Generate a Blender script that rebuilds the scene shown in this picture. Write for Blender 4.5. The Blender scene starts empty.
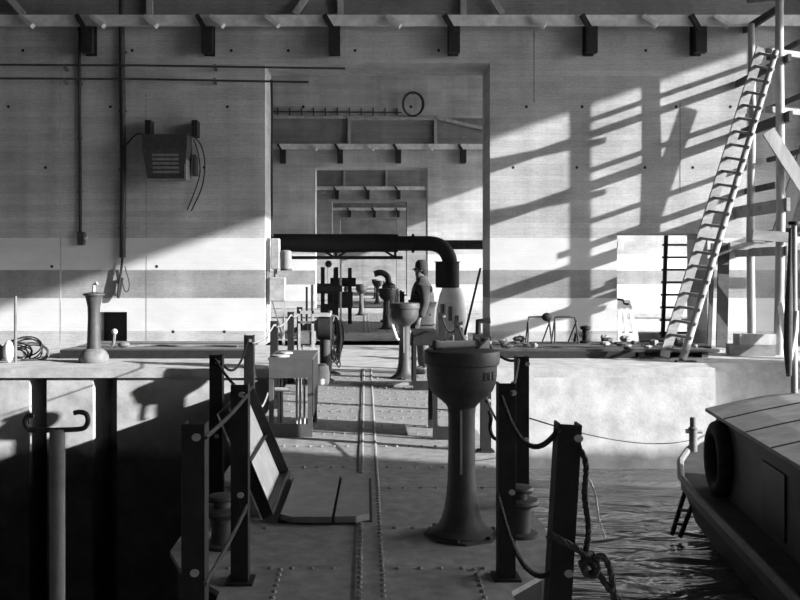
import bpy, bmesh, math, random
from mathutils import Vector, Matrix, Quaternion

random.seed(7)
R = math.radians
S = bpy.context.scene
COL = S.collection

# ------------------------------------------------------------------ camera
# world: X right, Y away from the camera, Z up; Z = 0 is the quay / caisson deck
CAM_H = 1.65
F = 900.0
cam_d = bpy.data.cameras.new('camera')
cam = bpy.data.objects.new('camera', cam_d)
COL.objects.link(cam)
cam.location = (0, 0, CAM_H)
cam.rotation_euler = (R(90), 0, 0)
cam_d.sensor_width = 36
cam_d.lens = F / 800 * 36
cam_d.shift_x = (400 - 365.5) / 800
cam_d.shift_y = -(300 - 271) / 800
cam_d.clip_start = 0.05
cam_d.clip_end = 2000
S.camera = cam

# ------------------------------------------------------------------ world, sun, exposure
w = bpy.data.worlds.new('sky')
S.world = w
w.use_nodes = True
bg = w.node_tree.nodes['Background']
bg.inputs[0].default_value = (0.97, 0.97, 0.97, 1)
bg.inputs[1].default_value = 7.5
SUN = Vector((-1.0, 0.36, -0.346)).normalized()
sd = bpy.data.lights.new('sun', 'SUN')
sd.energy = 10.5
sd.angle = R(0.53)
so = bpy.data.objects.new('sun', sd)
COL.objects.link(so)
so.rotation_euler = SUN.to_track_quat('-Z', 'Y').to_euler()
so.location = (60, -20, 30)
S.view_settings.view_transform = 'Standard'
S.view_settings.look = 'None'
S.view_settings.exposure = 0.22
S.view_settings.gamma = 1.0
S.view_settings.use_curve_mapping = False
S.render.film_transparent = False


# ------------------------------------------------------------------ helpers
def W(px, py, d):
    """point of the place seen at pixel px,py when it stands d metres away"""
    return Vector(((px - 365.5) * d / F, d, CAM_H - (py - 271) * d / F))


class MB:
    def __init__(self):
        self.v = []
        self.f = []

    def add(self, vs, fs):
        o = len(self.v)
        self.v += [Vector(a) for a in vs]
        self.f += [tuple(i + o for i in q) for q in fs]
        return self

    def mm(self, x0, x1, y0, y1, z0, z1):
        vs = [(x, y, z) for z in (z0, z1) for y in (y0, y1) for x in (x0, x1)]
        return self.add(vs, [(0, 2, 3, 1), (4, 5, 7, 6), (0, 1, 5, 4), (2, 6, 7, 3), (0, 4, 6, 2), (1, 3, 7, 5)])

    def box(self, c, s, m=None, bev=0.0):
        c = Vector(c)
        h = Vector(s) / 2
        if bev:
            b = bev
            vs, fs = [], []
            # chamfered along vertical silhouettes: 8-gon column with top/bottom inset
            def ring(z, ins):
                x, y = h.x - ins, h.y - ins
                k = min(b, x * .9, y * .9)
                return [(-x + k, -y, z), (x - k, -y, z), (x, -y + k, z), (x, y - k, z), (x - k, y, z), (-x + k, y, z), (-x, y - k, z), (-x, -y + k, z)]
            rs = [ring(-h.z, b), ring(-h.z + b, 0), ring(h.z - b, 0), ring(h.z, b)]
            for r in rs:
                vs += r
            for i in range(3):
                for j in range(8):
                    fs.append((i * 8 + j, i * 8 + (j + 1) % 8, i * 8 + 8 + (j + 1) % 8, i * 8 + 8 + j))
            fs.append(tuple(range(7, -1, -1)))
            fs.append(tuple(range(24, 32)))
            vs = [Vector(a) for a in vs]
        else:
            vs = [Vector((x, y, z)) for z in (-h.z, h.z) for y in (-h.y, h.y) for x in (-h.x, h.x)]
            fs = [(0, 2, 3, 1), (4, 5, 7, 6), (0, 1, 5, 4), (2, 6, 7, 3), (0, 4, 6, 2), (1, 3, 7, 5)]
        if m is not None:
            vs = [m @ a for a in vs]
        return self.add([a + c for a in vs], fs)

    def beam(self, p, q, wd, ht, up=(0, 0, 1)):
        """squared timber from p to q, wd across, ht along the up side"""
        p, q = Vector(p), Vector(q)
        t = (q - p).normalized()
        u = Vector(up)
        if abs(t.dot(u)) > .98:
            u = Vector((0, 1, 0))
        s = t.cross(u).normalized()
        u = s.cross(t).normalized()
        vs = []
        for e in (p, q):
            for a, b in ((-1, -1), (1, -1), (1, 1), (-1, 1)):
                vs.append(e + s * (a * wd / 2) + u * (b * ht / 2))
        return self.add(vs, [(0, 3, 2, 1), (4, 5, 6, 7), (0, 1, 5, 4), (1, 2, 6, 5), (2, 3, 7, 6), (3, 0, 4, 7)])

    def tube(self, pts, r, n=8, caps=True):
        pts = [Vector(a) for a in pts]
        rr = r if isinstance(r, (list, tuple)) else [r] * len(pts)
        vs, fs = [], []
        t = (pts[1] - pts[0]).normalized()
        u = t.orthogonal().normalized()
        for i, p in enumerate(pts):
            if i == 0:
                nt = (pts[1] - pts[0]).normalized()
            elif i == len(pts) - 1:
                nt = (pts[-1] - pts[-2]).normalized()
            else:
                nt = (pts[i + 1] - pts[i - 1]).normalized()
            u = (u - nt * u.dot(nt)).normalized()
            s = nt.cross(u)
            for k in range(n):
                a = 2 * math.pi * k / n
                vs.append(p + (u * math.cos(a) + s * math.sin(a)) * rr[i])
        for i in range(len(pts) - 1):
            for k in range(n):
                fs.append((i * n + k, i * n + (k + 1) % n, (i + 1) * n + (k + 1) % n, (i + 1) * n + k))
        if caps:
            fs.append(tuple(range(n - 1, -1, -1)))
            fs.append(tuple(range((len(pts) - 1) * n, len(pts) * n)))
        return self.add(vs, fs)

    def cyl(self, p, q, r, r2=None, n=16):
        return self.tube([p, q], [r, r if r2 is None else r2], n)

    def lathe(self, prof, c=(0, 0, 0), n=32):
        c = Vector(c)
        vs, fs = [], []
        for (r, z) in prof:
            for k in range(n):
                a = 2 * math.pi * k / n
                vs.append(c + Vector((r * math.cos(a), r * math.sin(a), z)))
        for i in range(len(prof) - 1):
            for k in range(n):
                fs.append((i * n + k, i * n + (k + 1) % n, (i + 1) * n + (k + 1) % n, (i + 1) * n + k))
        fs.append(tuple(range(n - 1, -1, -1)))
        fs.append(tuple(range((len(prof) - 1) * n, len(prof) * n)))
        return self.add(vs, fs)

    def prism(self, poly, z0, z1):
        """polygon in XY (counter-clockwise) extruded in Z"""
        n = len(poly)
        vs = [(x, y, z0) for x, y in poly] + [(x, y, z1) for x, y in poly]
        fs = [tuple(range(n - 1, -1, -1)), tuple(range(n, 2 * n))]
        fs += [(i, (i + 1) % n, n + (i + 1) % n, n + i) for i in range(n)]
        return self.add(vs, fs)

    def sphere(self, c, r, n=10, sz=(1, 1, 1)):
        c = Vector(c)
        vs, fs = [], []
        for i in range(n + 1):
            th = math.pi * i / n
            rr = max(math.sin(th), 1e-3)
            for k in range(2 * n):
                a = math.pi * k / n
                vs.append(c + Vector((rr * math.cos(a) * r * sz[0], rr * math.sin(a) * r * sz[1], -math.cos(th) * r * sz[2])))
        m = 2 * n
        for i in range(n):
            for k in range(m):
                fs.append((i * m + k, i * m + (k + 1) % m, (i + 1) * m + (k + 1) % m, (i + 1) * m + k))
        return self.add(vs, fs)

    def xf(self, m):
        self.v = [m @ a for a in self.v]
        return self

    def rope(self, pts, r, pitch=None, n=5, strands=3):
        """twisted rope along a smooth path"""
        pts = resample(pts, (pitch or r * 7) / 8)
        pitch = pitch or r * 7
        t = (pts[1] - pts[0]).normalized()
        u = t.orthogonal().normalized()
        fr, s_ = [], 0.0
        for i, p in enumerate(pts):
            nt = (pts[min(i + 1, len(pts) - 1)] - pts[max(i - 1, 0)]).normalized()
            u = (u - nt * u.dot(nt)).normalized()
            if i:
                s_ += (p - pts[i - 1]).length
            fr.append((p, u.copy(), nt.cross(u), s_))
        for k in range(strands):
            path = []
            for p, uu, ss, l in fr:
                a = 2 * math.pi * (l / pitch + k / strands)
                path.append(p + (uu * math.cos(a) + ss * math.sin(a)) * r * .5)
            self.tube(path, r * .55, n)
        return self

    def build(self, name, mat, parent=None, smooth=False, sharp=40):
        org = Vector((0, 0, 0))
        if parent is not None:
            org = ORG[parent.name]
        else:
            xs = [a.x for a in self.v]
            ys = [a.y for a in self.v]
            zs = [a.z for a in self.v]
            org = Vector(((min(xs) + max(xs)) / 2, (min(ys) + max(ys)) / 2, min(zs)))
        me = bpy.data.meshes.new(name)
        me.from_pydata([tuple(a - org) for a in self.v], [], self.f)
        me.update()
        bm = bmesh.new()
        bm.from_mesh(me)
        bmesh.ops.recalc_face_normals(bm, faces=bm.faces)
        if smooth:
            for f in bm.faces:
                f.smooth = True
            for e in bm.edges:
                if len(e.link_faces) == 2 and e.calc_face_angle(0) > R(sharp):
                    e.smooth = False
        bm.to_mesh(me)
        bm.free()
        me.materials.append(M[mat] if isinstance(mat, str) else mat)
        o = bpy.data.objects.new(name, me)
        COL.objects.link(o)
        if parent is not None:
            o.parent = parent
        else:
            o.location = org
        ORG[o.name] = org
        return o


ORG = {}


def resample(pts, step):
    pts = [Vector(a) for a in pts]
    out = [pts[0]]
    for a, b in zip(pts, pts[1:]):
        k = max(1, int(round((b - a).length / step)))
        for i in range(1, k + 1):
            out.append(a.lerp(b, i / k))
    return out


def smoothpath(pts, n=8):
    """Catmull-Rom through the points"""
    P = [Vector(a) for a in pts]
    P = [P[0] * 2 - P[1]] + P + [P[-1] * 2 - P[-2]]
    out = []
    for i in range(1, len(P) - 2):
        for k in range(n):
            t = k / n
            a, b, c, d = P[i - 1], P[i], P[i + 1], P[i + 2]
            out.append(.5 * ((2 * b) + (c - a) * t + (2 * a - 5 * b + 4 * c - d) * t * t + (3 * b - a - 3 * c + d) * t ** 3))
    out.append(P[-2])
    return out


def sag(p, q, drop, n=14):
    p, q = Vector(p), Vector(q)
    return [p.lerp(q, i / n) - Vector((0, 0, drop * 4 * (i / n) * (1 - i / n))) for i in range(n + 1)]


def tag(o, label=None, cat=None, group=None, kind=None):
    if label:
        o['label'] = label
    if cat:
        o['category'] = cat
    if group:
        o['group'] = group
    if kind:
        o['kind'] = kind
    return o


def thing(name, label, cat, loc, group=None):
    o = bpy.data.objects.new(name, None)
    COL.objects.link(o)
    o.location = loc
    o.empty_display_size = .1
    ORG[o.name] = Vector(loc)
    return tag(o, label, cat, group)


def copy_tree(o, loc=None, label=None, group=None, parent=None):
    c = o.copy()
    COL.objects.link(c)
    c.parent = parent
    if parent is None:
        c.location = loc
        ORG[c.name] = Vector(loc)
        if label:
            c['label'] = label
        if group:
            c['group'] = group
    for ch in list(o.children):
        if not ch.name.startswith('raised_lettering'):
            copy_tree(ch, parent=c)
    return c


# ------------------------------------------------------------------ materials
M = {}


def mat(name, v, rough=.8, metal=0.0, var=.25, scale=6.0, bump=.15, bscale=40.0, spec=.3, stretch=(1, 1, 1)):
    m = bpy.data.materials.new(name)
    m.use_nodes = True
    nt = m.node_tree
    p = nt.nodes['Principled BSDF']
    tc = nt.nodes.new('ShaderNodeTexCoord')
    mp = nt.nodes.new('ShaderNodeMapping')
    mp.inputs['Scale'].default_value = stretch
    nt.links.new(tc.outputs['Object'], mp.inputs[0])
    n = nt.nodes.new('ShaderNodeTexNoise')
    n.inputs['Scale'].default_value = scale
    n.inputs['Detail'].default_value = 6
    n.inputs['Roughness'].default_value = .65
    nt.links.new(mp.outputs[0], n.inputs['Vector'])
    cr = nt.nodes.new('ShaderNodeMapRange')
    cr.inputs['From Min'].default_value = .3
    cr.inputs['From Max'].default_value = .7
    cr.inputs['To Min'].default_value = v * (1 - var)
    cr.inputs['To Max'].default_value = v * (1 + var)
    nt.links.new(n.outputs[0], cr.inputs[0])
    nt.links.new(cr.outputs[0], p.inputs['Base Color'])
    p.inputs['Roughness'].default_value = rough
    p.inputs['Metallic'].default_value = metal
    p.inputs['Specular IOR Level'].default_value = spec
    if bump:
        n2 = nt.nodes.new('ShaderNodeTexNoise')
        n2.inputs['Scale'].default_value = bscale
        n2.inputs['Detail'].default_value = 4
        nt.links.new(mp.outputs[0], n2.inputs['Vector'])
        b = nt.nodes.new('ShaderNodeBump')
        b.inputs['Strength'].default_value = bump
        b.inputs['Distance'].default_value = .01
        nt.links.new(n2.outputs[0], b.inputs['Height'])
        nt.links.new(b.outputs[0], p.inputs['Normal'])
    M[name] = m
    return m


def wall_mat(name, conc=.41, mid=.27, white=.58, stripes=True):
    """board-marked concrete with two painted white bands and a grey one between"""
    m = bpy.data.materials.new(name)
    m.use_nodes = True
    nt = m.node_tree
    L = nt.links.new
    p = nt.nodes['Principled BSDF']
    geo = nt.nodes.new('ShaderNodeNewGeometry')
    sep = nt.nodes.new('ShaderNodeSeparateXYZ')
    L(geo.outputs['Position'], sep.inputs[0])

    def math_(op, a, b=None, c=None):
        n = nt.nodes.new('ShaderNodeMath')
        n.operation = op
        for i, q in enumerate((a, b, c)):
            if q is None:
                continue
            if isinstance(q, (int, float)):
                n.inputs[i].default_value = q
            else:
                L(q, n.inputs[i])
        return n.outputs[0]

    def noise(scale, stretch, detail=5, rough=.6):
        mp = nt.nodes.new('ShaderNodeMapping')
        mp.inputs['Scale'].default_value = stretch
        L(geo.outputs['Position'], mp.inputs[0])
        n = nt.nodes.new('ShaderNodeTexNoise')
        n.inputs['Scale'].default_value = scale
        n.inputs['Detail'].default_value = detail
        n.inputs['Roughness'].default_value = rough
        L(mp.outputs[0], n.inputs['Vector'])
        return n.outputs[0]

    # boards: height .13 m, each with its own tone, in panels 2.7 m long
    pan = math_('FLOOR', math_('DIVIDE', math_('ADD', sep.outputs[0], sep.outputs[1]), 2.71))
    brd = math_('FLOOR', math_('DIVIDE', sep.outputs[2], .13))
    cmb = nt.nodes.new('ShaderNodeCombineXYZ')
    L(pan, cmb.inputs[0])
    L(brd, cmb.inputs[1])
    wn = nt.nodes.new('ShaderNodeTexWhiteNoise')
    wn.noise_dimensions = '2D'
    L(cmb.outputs[0], wn.inputs['Vector'])
    tone = math_('MULTIPLY_ADD', wn.outputs['Value'], .16, .92)
    # horizontal grain, blotches, vertical run-off streaks
    g = math_('MULTIPLY_ADD', noise(3.0, (1, 1, 14), 6, .7), .7, .65)
    bl = math_('MULTIPLY_ADD', noise(.55, (1, 1, 1.4), 5, .6), 1.3, .35)
    g = math_('MULTIPLY', g, math_('MULTIPLY_ADD', noise(14, (1, 1, 2), 5, .75), .8, .6))
    st = math_('MULTIPLY_ADD', noise(1.3, (1.6, 1.6, .05), 4, .6), .6, .7)
    fac = math_('MULTIPLY', math_('MULTIPLY', tone, g), math_('MULTIPLY', bl, st))
    # joint lines
    jf = math_('FRACT', math_('DIVIDE', sep.outputs[2], .13))
    jl = math_('GREATER_THAN', jf, .90)
    concv = math_('MULTIPLY', math_('MULTIPLY', fac, conc), math_('SUBTRACT', 1, math_('MULTIPLY', jl, .10)))
    val = concv
    if stripes:
        edge = math_('MULTIPLY_ADD', noise(9, (1, 1, 1), 3), .03, -.015)
        zz = math_('ADD', sep.outputs[2], edge)

        def band(a, b):
            return math_('MULTIPLY', math_('GREATER_THAN', zz, a), math_('LESS_THAN', zz, b))
        worn = math_('GREATER_THAN', noise(4.5, (1, 1, 3), 8, .75), .30)
        wv = math_('MULTIPLY_ADD', noise(1.2, (1, 1, 2), 6), .22, white - .11)
        wv = math_('MULTIPLY', wv, math_('SUBTRACT', 1, math_('MULTIPLY', jl, .04)))
        b1 = math_('MAXIMUM', band(.317, 1.05), band(1.672, 2.383))
        b1 = math_('MULTIPLY', b1, math_('MULTIPLY_ADD', worn, .35, .65))
        b2 = band(1.05, 1.672)
        mx = nt.nodes.new('ShaderNodeMix')
        L(b2, mx.inputs[0])
        L(val, mx.inputs[2])
        L(math_('MULTIPLY', math_('MULTIPLY', fac, mid), 1.0), mx.inputs[3])
        mx2 = nt.nodes.new('ShaderNodeMix')
        L(b1, mx2.inputs[0])
        L(mx.outputs[0], mx2.inputs[2])
        L(wv, mx2.inputs[3])
        val = mx2.outputs[0]
    L(val, p.inputs['Base Color'])
    p.inputs['Roughness'].default_value = .9
    p.inputs['Specular IOR Level'].default_value = .15
    h = math_('ADD', math_('MULTIPLY', noise(6, (1, 1, 8), 6, .7), 1.0), math_('MULTIPLY', math_('SUBTRACT', wn.outputs['Value'], math_('MULTIPLY', jl, 1.0)), .35))
    b = nt.nodes.new('ShaderNodeBump')
    b.inputs['Strength'].default_value = .35
    b.inputs['Distance'].default_value = .012
    L(h, b.inputs['Height'])
    L(b.outputs[0], p.inputs['Normal'])
    M[name] = m


wall_mat('painted_concrete')
wall_mat('plain_concrete', conc=.28, stripes=False)
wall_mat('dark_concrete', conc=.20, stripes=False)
mat('quay_concrete', .47, .9, var=.30, scale=2.2, bump=.3, bscale=25)
mat('quay_top', .42, .9, var=.3, scale=3.0, bump=.3, bscale=25)
mat('deck_steel', .28, .75, 0, var=.30, scale=9, bump=.4, bscale=120, spec=.25)
mat('rivet_steel', .22, .6, 0, var=.2, scale=20, bump=0)
mat('hatch_steel', .25, .75, 0, var=.2, scale=8, bump=.2, bscale=90)
mat('black_steel', .024, .6, 0, var=.3, scale=12, bump=.1, bscale=80, spec=.2)
mat('dark_steel', .045, .6, 0, var=.35, scale=10, bump=.12, bscale=80, spec=.3)
mat('stand_paint', .09, .65, 0, var=.2, scale=7, bump=.1, bscale=60)
mat('mid_steel', .16, .6, 0, var=.3, scale=9, bump=.12, bscale=70)
mat('light_steel', .42, .5, 0, var=.2, scale=12, bump=.05)
mat('cast_iron', .06, .55, 0, var=.3, scale=9, bump=.15, bscale=70, spec=.4)
mat('grey_paint', .20, .65, 0, var=.2, scale=7, bump=.1, bscale=60)
mat('ledge_paint', .62, .7, 0, var=.25, scale=4, bump=.1, bscale=40)
mat('white_paint', .72, .6, 0, var=.15, scale=7, bump=.08, bscale=50)
mat('pale_wood', .33, .8, 0, var=.3, scale=5, bump=.2, bscale=40, stretch=(1, 1, .25))
mat('grey_wood', .26, .85, 0, var=.35, scale=5, bump=.25, bscale=40, stretch=(.35, 1, 1))
mat('roof_wood', .34, .8, 0, var=.25, scale=4, bump=.2, bscale=30)
mat('dark_wood', .06, .8, 0, var=.35, scale=5, bump=.2, bscale=40)
mat('hull_paint', .022, .5, 0, var=.35, scale=3, bump=.1, bscale=25)
mat('cabin_paint', .075, .6, 0, var=.25, scale=3, bump=.1, bscale=25)
mat('rubber', .025, .8, 0, var=.3, scale=10, bump=.15)
mat('rope_fibre', .06, .9, 0, var=.3, scale=30, bump=0)
mat('pale_rope', .22, .9, 0, var=.3, scale=30, bump=0)
mat('dark_rope', .035, .9, 0, var=.3, scale=30, bump=0)
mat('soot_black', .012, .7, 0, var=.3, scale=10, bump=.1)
mat('skin_tone', .20, .6, 0, var=.1, scale=10, bump=0)
mat('coat_cloth', .06, .95, 0, var=.2, scale=14, bump=.2, bscale=60)
mat('trouser_cloth', .13, .95, 0, var=.2, scale=14, bump=.2, bscale=60)
mat('hat_cloth', .035, .95, 0, var=.2, scale=14, bump=.2, bscale=60)
mat('rubble', .35, .95, 0, var=.5, scale=9, bump=.4, bscale=30)
mat('dark_hole', .02, .9, 0, var=.2, scale=9, bump=0)
mat('bright_white', .85, .6, 0, var=.1, scale=5, bump=.1)
mat('case_paint', .34, .6, 0, var=.3, scale=5, bump=.1)
mat('canvas', .07, .95, 0, var=.3, scale=8, bump=.2, bscale=30)


def quay_mat():
    """quay face: pale weathered concrete with a dark wet band along the waterline"""
    m = M['quay_concrete']
    nt = m.node_tree
    L = nt.links.new
    p = nt.nodes['Principled BSDF']
    src = p.inputs['Base Color'].links[0].from_socket
    geo = nt.nodes.new('ShaderNodeNewGeometry')
    sep = nt.nodes.new('ShaderNodeSeparateXYZ')
    L(geo.outputs['Position'], sep.inputs[0])
    n = nt.nodes.new('ShaderNodeTexNoise')
    n.inputs['Scale'].default_value = 1.6
    n.inputs['Detail'].default_value = 6
    L(geo.outputs['Position'], n.inputs['Vector'])
    ad = nt.nodes.new('ShaderNodeMath')
    ad.operation = 'MULTIPLY_ADD'
    L(n.outputs[0], ad.inputs[0])
    ad.inputs[1].default_value = .35
    L(sep.outputs[2], ad.inputs[2])
    mr = nt.nodes.new('ShaderNodeMapRange')
    mr.inputs['From Min'].default_value = -1.34
    mr.inputs['From Max'].default_value = -1.12
    mr.inputs['To Min'].default_value = .28
    mr.inputs['To Max'].default_value = 1.0
    L(ad.outputs[0], mr.inputs[0])
    mu = nt.nodes.new('ShaderNodeMath')
    mu.operation = 'MULTIPLY'
    L(src, mu.inputs[0])
    L(mr.outputs[0], mu.inputs[1])
    L(mu.outputs[0], p.inputs['Base Color'])


quay_mat()


def water_mat():
    m = bpy.data.materials.new('harbour_water')
    m.use_nodes = True
    nt = m.node_tree
    p = nt.nodes['Principled BSDF']
    p.inputs['Base Color'].default_value = (.09, .09, .09, 1)
    p.inputs['Roughness'].default_value = .08
    p.inputs['IOR'].default_value = 1.33
    geo = nt.nodes.new('ShaderNodeNewGeometry')
    mp = nt.nodes.new('ShaderNodeMapping')
    mp.inputs['Scale'].default_value = (.8, 1.7, 1)
    nt.links.new(geo.outputs['Position'], mp.inputs[0])
    n = nt.nodes.new('ShaderNodeTexNoise')
    n.inputs['Scale'].default_value = 1.5
    n.inputs['Detail'].default_value = 3
    n.inputs['Roughness'].default_value = .5
    n.inputs['Distortion'].default_value = .6
    nt.links.new(mp.outputs[0], n.inputs['Vector'])
    b = nt.nodes.new('ShaderNodeBump')
    b.inputs['Strength'].default_value = 1.0
    b.inputs['Distance'].default_value = .13
    nt.links.new(n.outputs[0], b.inputs['Height'])
    nt.links.new(b.outputs[0], p.inputs['Normal'])
    M['harbour_water'] = m


water_mat()

# ------------------------------------------------------------------ the setting
BAY = 20.0
TH = 1.27           # wall thickness
XM = 22.6           # the pens are open to the right of this
XL = -38.0
ZW = -1.70          # water level
ZB = -9.0           # bed of the dry docks left of the caissons
ZC = 11.41          # underside of roof
OPEN = (-2.233, 2.767, 0.0, 6.27)      # the great doorway x0 x1 z0 z1
NICHE = (-5.97, -5.30, 0.0, .74)
SIDE = (5.59, 7.60, 0.0, 2.49)


def wall_cells(x0, x1, z0, z1, y0, y1, holes):
    xs = sorted({x0, x1, *[h[0] for h in holes], *[h[1] for h in holes]})
    zs = sorted({z0, z1, *[h[2] for h in holes], *[h[3] for h in holes]})
    inside = lambda x, z: x0 < x < x1 and z0 < z < z1 and not any(h[0] < x < h[1] and h[2] < z < h[3] for h in holes)
    b = MB()
    idx = {}

    def vid(x, y, z):
        k = (round(x, 4), round(y, 4), round(z, 4))
        if k not in idx:
            idx[k] = len(b.v)
            b.v.append(Vector(k))
        return idx[k]
    X = [x0 - 1] + xs + [x1 + 1]
    Z = [z0 - 1] + zs + [z1 + 1]
    for i in range(len(X) - 1):
        for j in range(len(Z) - 1):
            xa, xb, za, zb = X[i], X[i + 1], Z[j], Z[j + 1]
            if not inside((xa + xb) / 2, (za + zb) / 2):
                continue
            b.f.append((vid(xa, y0, za), vid(xb, y0, za), vid(xb, y0, zb), vid(xa, y0, zb)))
            b.f.append((vid(xa, y1, za), vid(xa, y1, zb), vid(xb, y1, zb), vid(xb, y1, za)))
            if not inside((X[i - 1] + xa) / 2, (za + zb) / 2):
                b.f.append((vid(xa, y0, za), vid(xa, y0, zb), vid(xa, y1, zb), vid(xa, y1, za)))
            if not inside((xb + X[i + 2]) / 2 if i + 2 < len(X) else xb + 1, (za + zb) / 2):
                b.f.append((vid(xb, y0, za), vid(xb, y1, za), vid(xb, y1, zb), vid(xb, y0, zb)))
            if not inside((xa + xb) / 2, (Z[j - 1] + za) / 2):
                b.f.append((vid(xa, y0, za), vid(xa, y1, za), vid(xb, y1, za), vid(xb, y0, za)))
            if not inside((xa + xb) / 2, (zb + Z[j + 2]) / 2 if j + 2 < len(Z) else zb + 1):
                b.f.append((vid(xa, y0, zb), vid(xb, y0, zb), vid(xb, y1, zb), vid(xa, y1, zb)))
    return b


def structure(o, label):
    return tag(o, label, None, None, 'structure')


WALL_NAMES = ['wall_near', 'wall_front', 'wall_second', 'wall_third', 'wall_fourth']
for n in range(5):
    y0 = n * BAY - (1.4 if n == 0 else 0)
    y1 = y0 + TH
    b = wall_cells(XL, XM, ZB, ZC, y0, y1, ([OPEN, SIDE, NICHE] if n == 1 else [OPEN, SIDE]) if n else [OPEN])
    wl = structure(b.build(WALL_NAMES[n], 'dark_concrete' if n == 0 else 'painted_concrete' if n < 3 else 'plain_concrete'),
                   ['concrete pier wall with doorway behind the viewer', 'board-marked concrete wall with two white bands around the great doorway',
                    'second striped concrete wall seen through the great doorway', 'third striped concrete wall seen through two doorways',
                    'fourth concrete wall seen deep through the doorways'][n])
    if n == 1:
        # form-tie holes, dark plugs set in the face
        t = MB()
        for zz, xs in ((5.3, (-7.9, -5.6, -3.1, -1.3, 1.0, 3.6, 4.9, 6.9, 8.2)), (6.55, (-7.6, -5.1, -2.9, -1.7, -.3, 1.7, 4.9, 6.2)), (3.95, (-7.2, -3.6, 3.3, 4.6, 6.3, 7.2)), (1.75, (-4.6, -6.9)), (.30, (-4.2, -3.1))):
            for x in xs:
                x += random.uniform(-.1, .1)
                t.cyl((x, y0 - .004, zz), (x, y0 + .01, zz), .035, n=8)
        tag(t.build('tie_hole', 'dark_hole', wl), None, None, None, 'stuff')
        for (jx, za, zb, jw) in ((-6.79, 0, 7.0, .03), (-4.88, 2.4, 5.6, .012), (3.73, 5.4, 7.0, .025), (6.98, 3.4, 5.4, .02), (-4.88, .0, 2.0, .012)):
            MB().mm(jx, jx + jw, y0 - .003, y0 + .01, za, zb).build('joint_line', 'dark_concrete' if jw < .028 else 'quay_top', wl)
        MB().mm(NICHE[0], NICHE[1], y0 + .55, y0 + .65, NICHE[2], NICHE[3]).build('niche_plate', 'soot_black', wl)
b = wall_cells(XL, XM, ZB, ZC, 5 * BAY, 5 * BAY + TH, [])
structure(b.build('wall_back', 'plain_concrete'), 'last concrete wall closing the row of pens')
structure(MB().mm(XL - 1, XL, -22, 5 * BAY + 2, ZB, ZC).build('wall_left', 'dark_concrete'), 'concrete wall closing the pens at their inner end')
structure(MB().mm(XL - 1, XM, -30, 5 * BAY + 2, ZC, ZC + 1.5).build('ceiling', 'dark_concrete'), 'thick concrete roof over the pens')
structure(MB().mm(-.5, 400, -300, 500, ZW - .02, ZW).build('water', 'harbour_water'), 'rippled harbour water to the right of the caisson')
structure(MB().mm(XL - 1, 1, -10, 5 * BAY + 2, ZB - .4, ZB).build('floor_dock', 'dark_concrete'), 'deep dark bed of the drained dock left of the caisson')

# quays --------------------------------------------------------------
QF = 15.25


def quay_far(n):
    o = n * BAY
    slots = [(-5.70, -5.40), (-4.62, -4.21)] if n == 0 else []
    b = MB()
    # left part: face with slots
    xs = [XL]
    for s in slots:
        pass
    edges = [XL] + [e for s in slots for e in s] + [5.93]
    for i in range(0, len(edges) - 1, 2):
        b.mm(edges[i], edges[i + 1], o + QF, o + QF + 1.1, ZB, -.155)
    b.mm(XL, 5.93, o + QF + 1.1, o + BAY, ZB, -.155)
    b.mm(5.93, 9.3, o + QF + .85, o + BAY, ZB, -.155)
    b.mm(9.3, XM, o + QF - .3, o + BAY, ZB, -.155)  # projection out of view, added to shade the recess beside it
    q = b.build(['floor_quay', 'floor_quay_second', 'floor_quay_third', 'floor_quay_fourth', 'floor_quay_fifth'][n], 'quay_concrete')
    structure(q, 'pale concrete quay wall below the %s striped wall' % ['first', 'second', 'third', 'fourth', 'last'][n])
    c = MB().mm(XL, 1.15, o + QF - .05, o + BAY, -.155, 0)
    c.mm(1.15, 5.93, o + QF, o + BAY, -.155, 0)
    c.mm(5.93, 9.25, o + QF + .85, o + BAY, -.155, 0)
    c.mm(9.25, XM, o + QF - .35, o + BAY, -.155, 0)  # coping of the added, unseen projection
    if n == 0:
        c.mm(9.3, 10.4, QF - .3, QF + .4, 0, 1.5)  # unseen parapet block added to cast shade on the quay recess
    c.build('coping_slab', 'quay_top', q)
    return q


def quay_near(n):
    o = n * BAY
    y0 = o + (TH if n else -.2)
    b = MB().mm(XL, XM, y0, o + 4.0, ZB, -.155)
    q = b.build(['floor_near', 'floor_near_second', 'floor_near_third', 'floor_near_fourth', 'floor_near_fifth'][n], 'quay_concrete')
    structure(q, 'concrete quay on the near side of the %s pen' % ['first', 'second', 'third', 'fourth', 'last'][n])
    MB().mm(XL, XM, y0, o + 4.05, -.155, 0).build('coping_slab', 'quay_top', q)
    # threshold through the doorway
    if n:
        MB().mm(OPEN[0], OPEN[1], o, o + TH, -.155, 0).build('doorway_sill', 'quay_top', q)
        MB().mm(SIDE[0], SIDE[1], o, o + TH, -.155, 0).build('doorway_sill', 'quay_top', q)
    return q


for n in range(5):
    quay_far(n)
    quay_near(n)
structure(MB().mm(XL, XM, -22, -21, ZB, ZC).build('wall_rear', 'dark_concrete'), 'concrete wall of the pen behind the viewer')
structure(MB().mm(XL, XM, -21, -.2, ZB, 0).build('floor_entry', 'dark_concrete'), 'concrete floor of the pier the viewer stands on')


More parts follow.
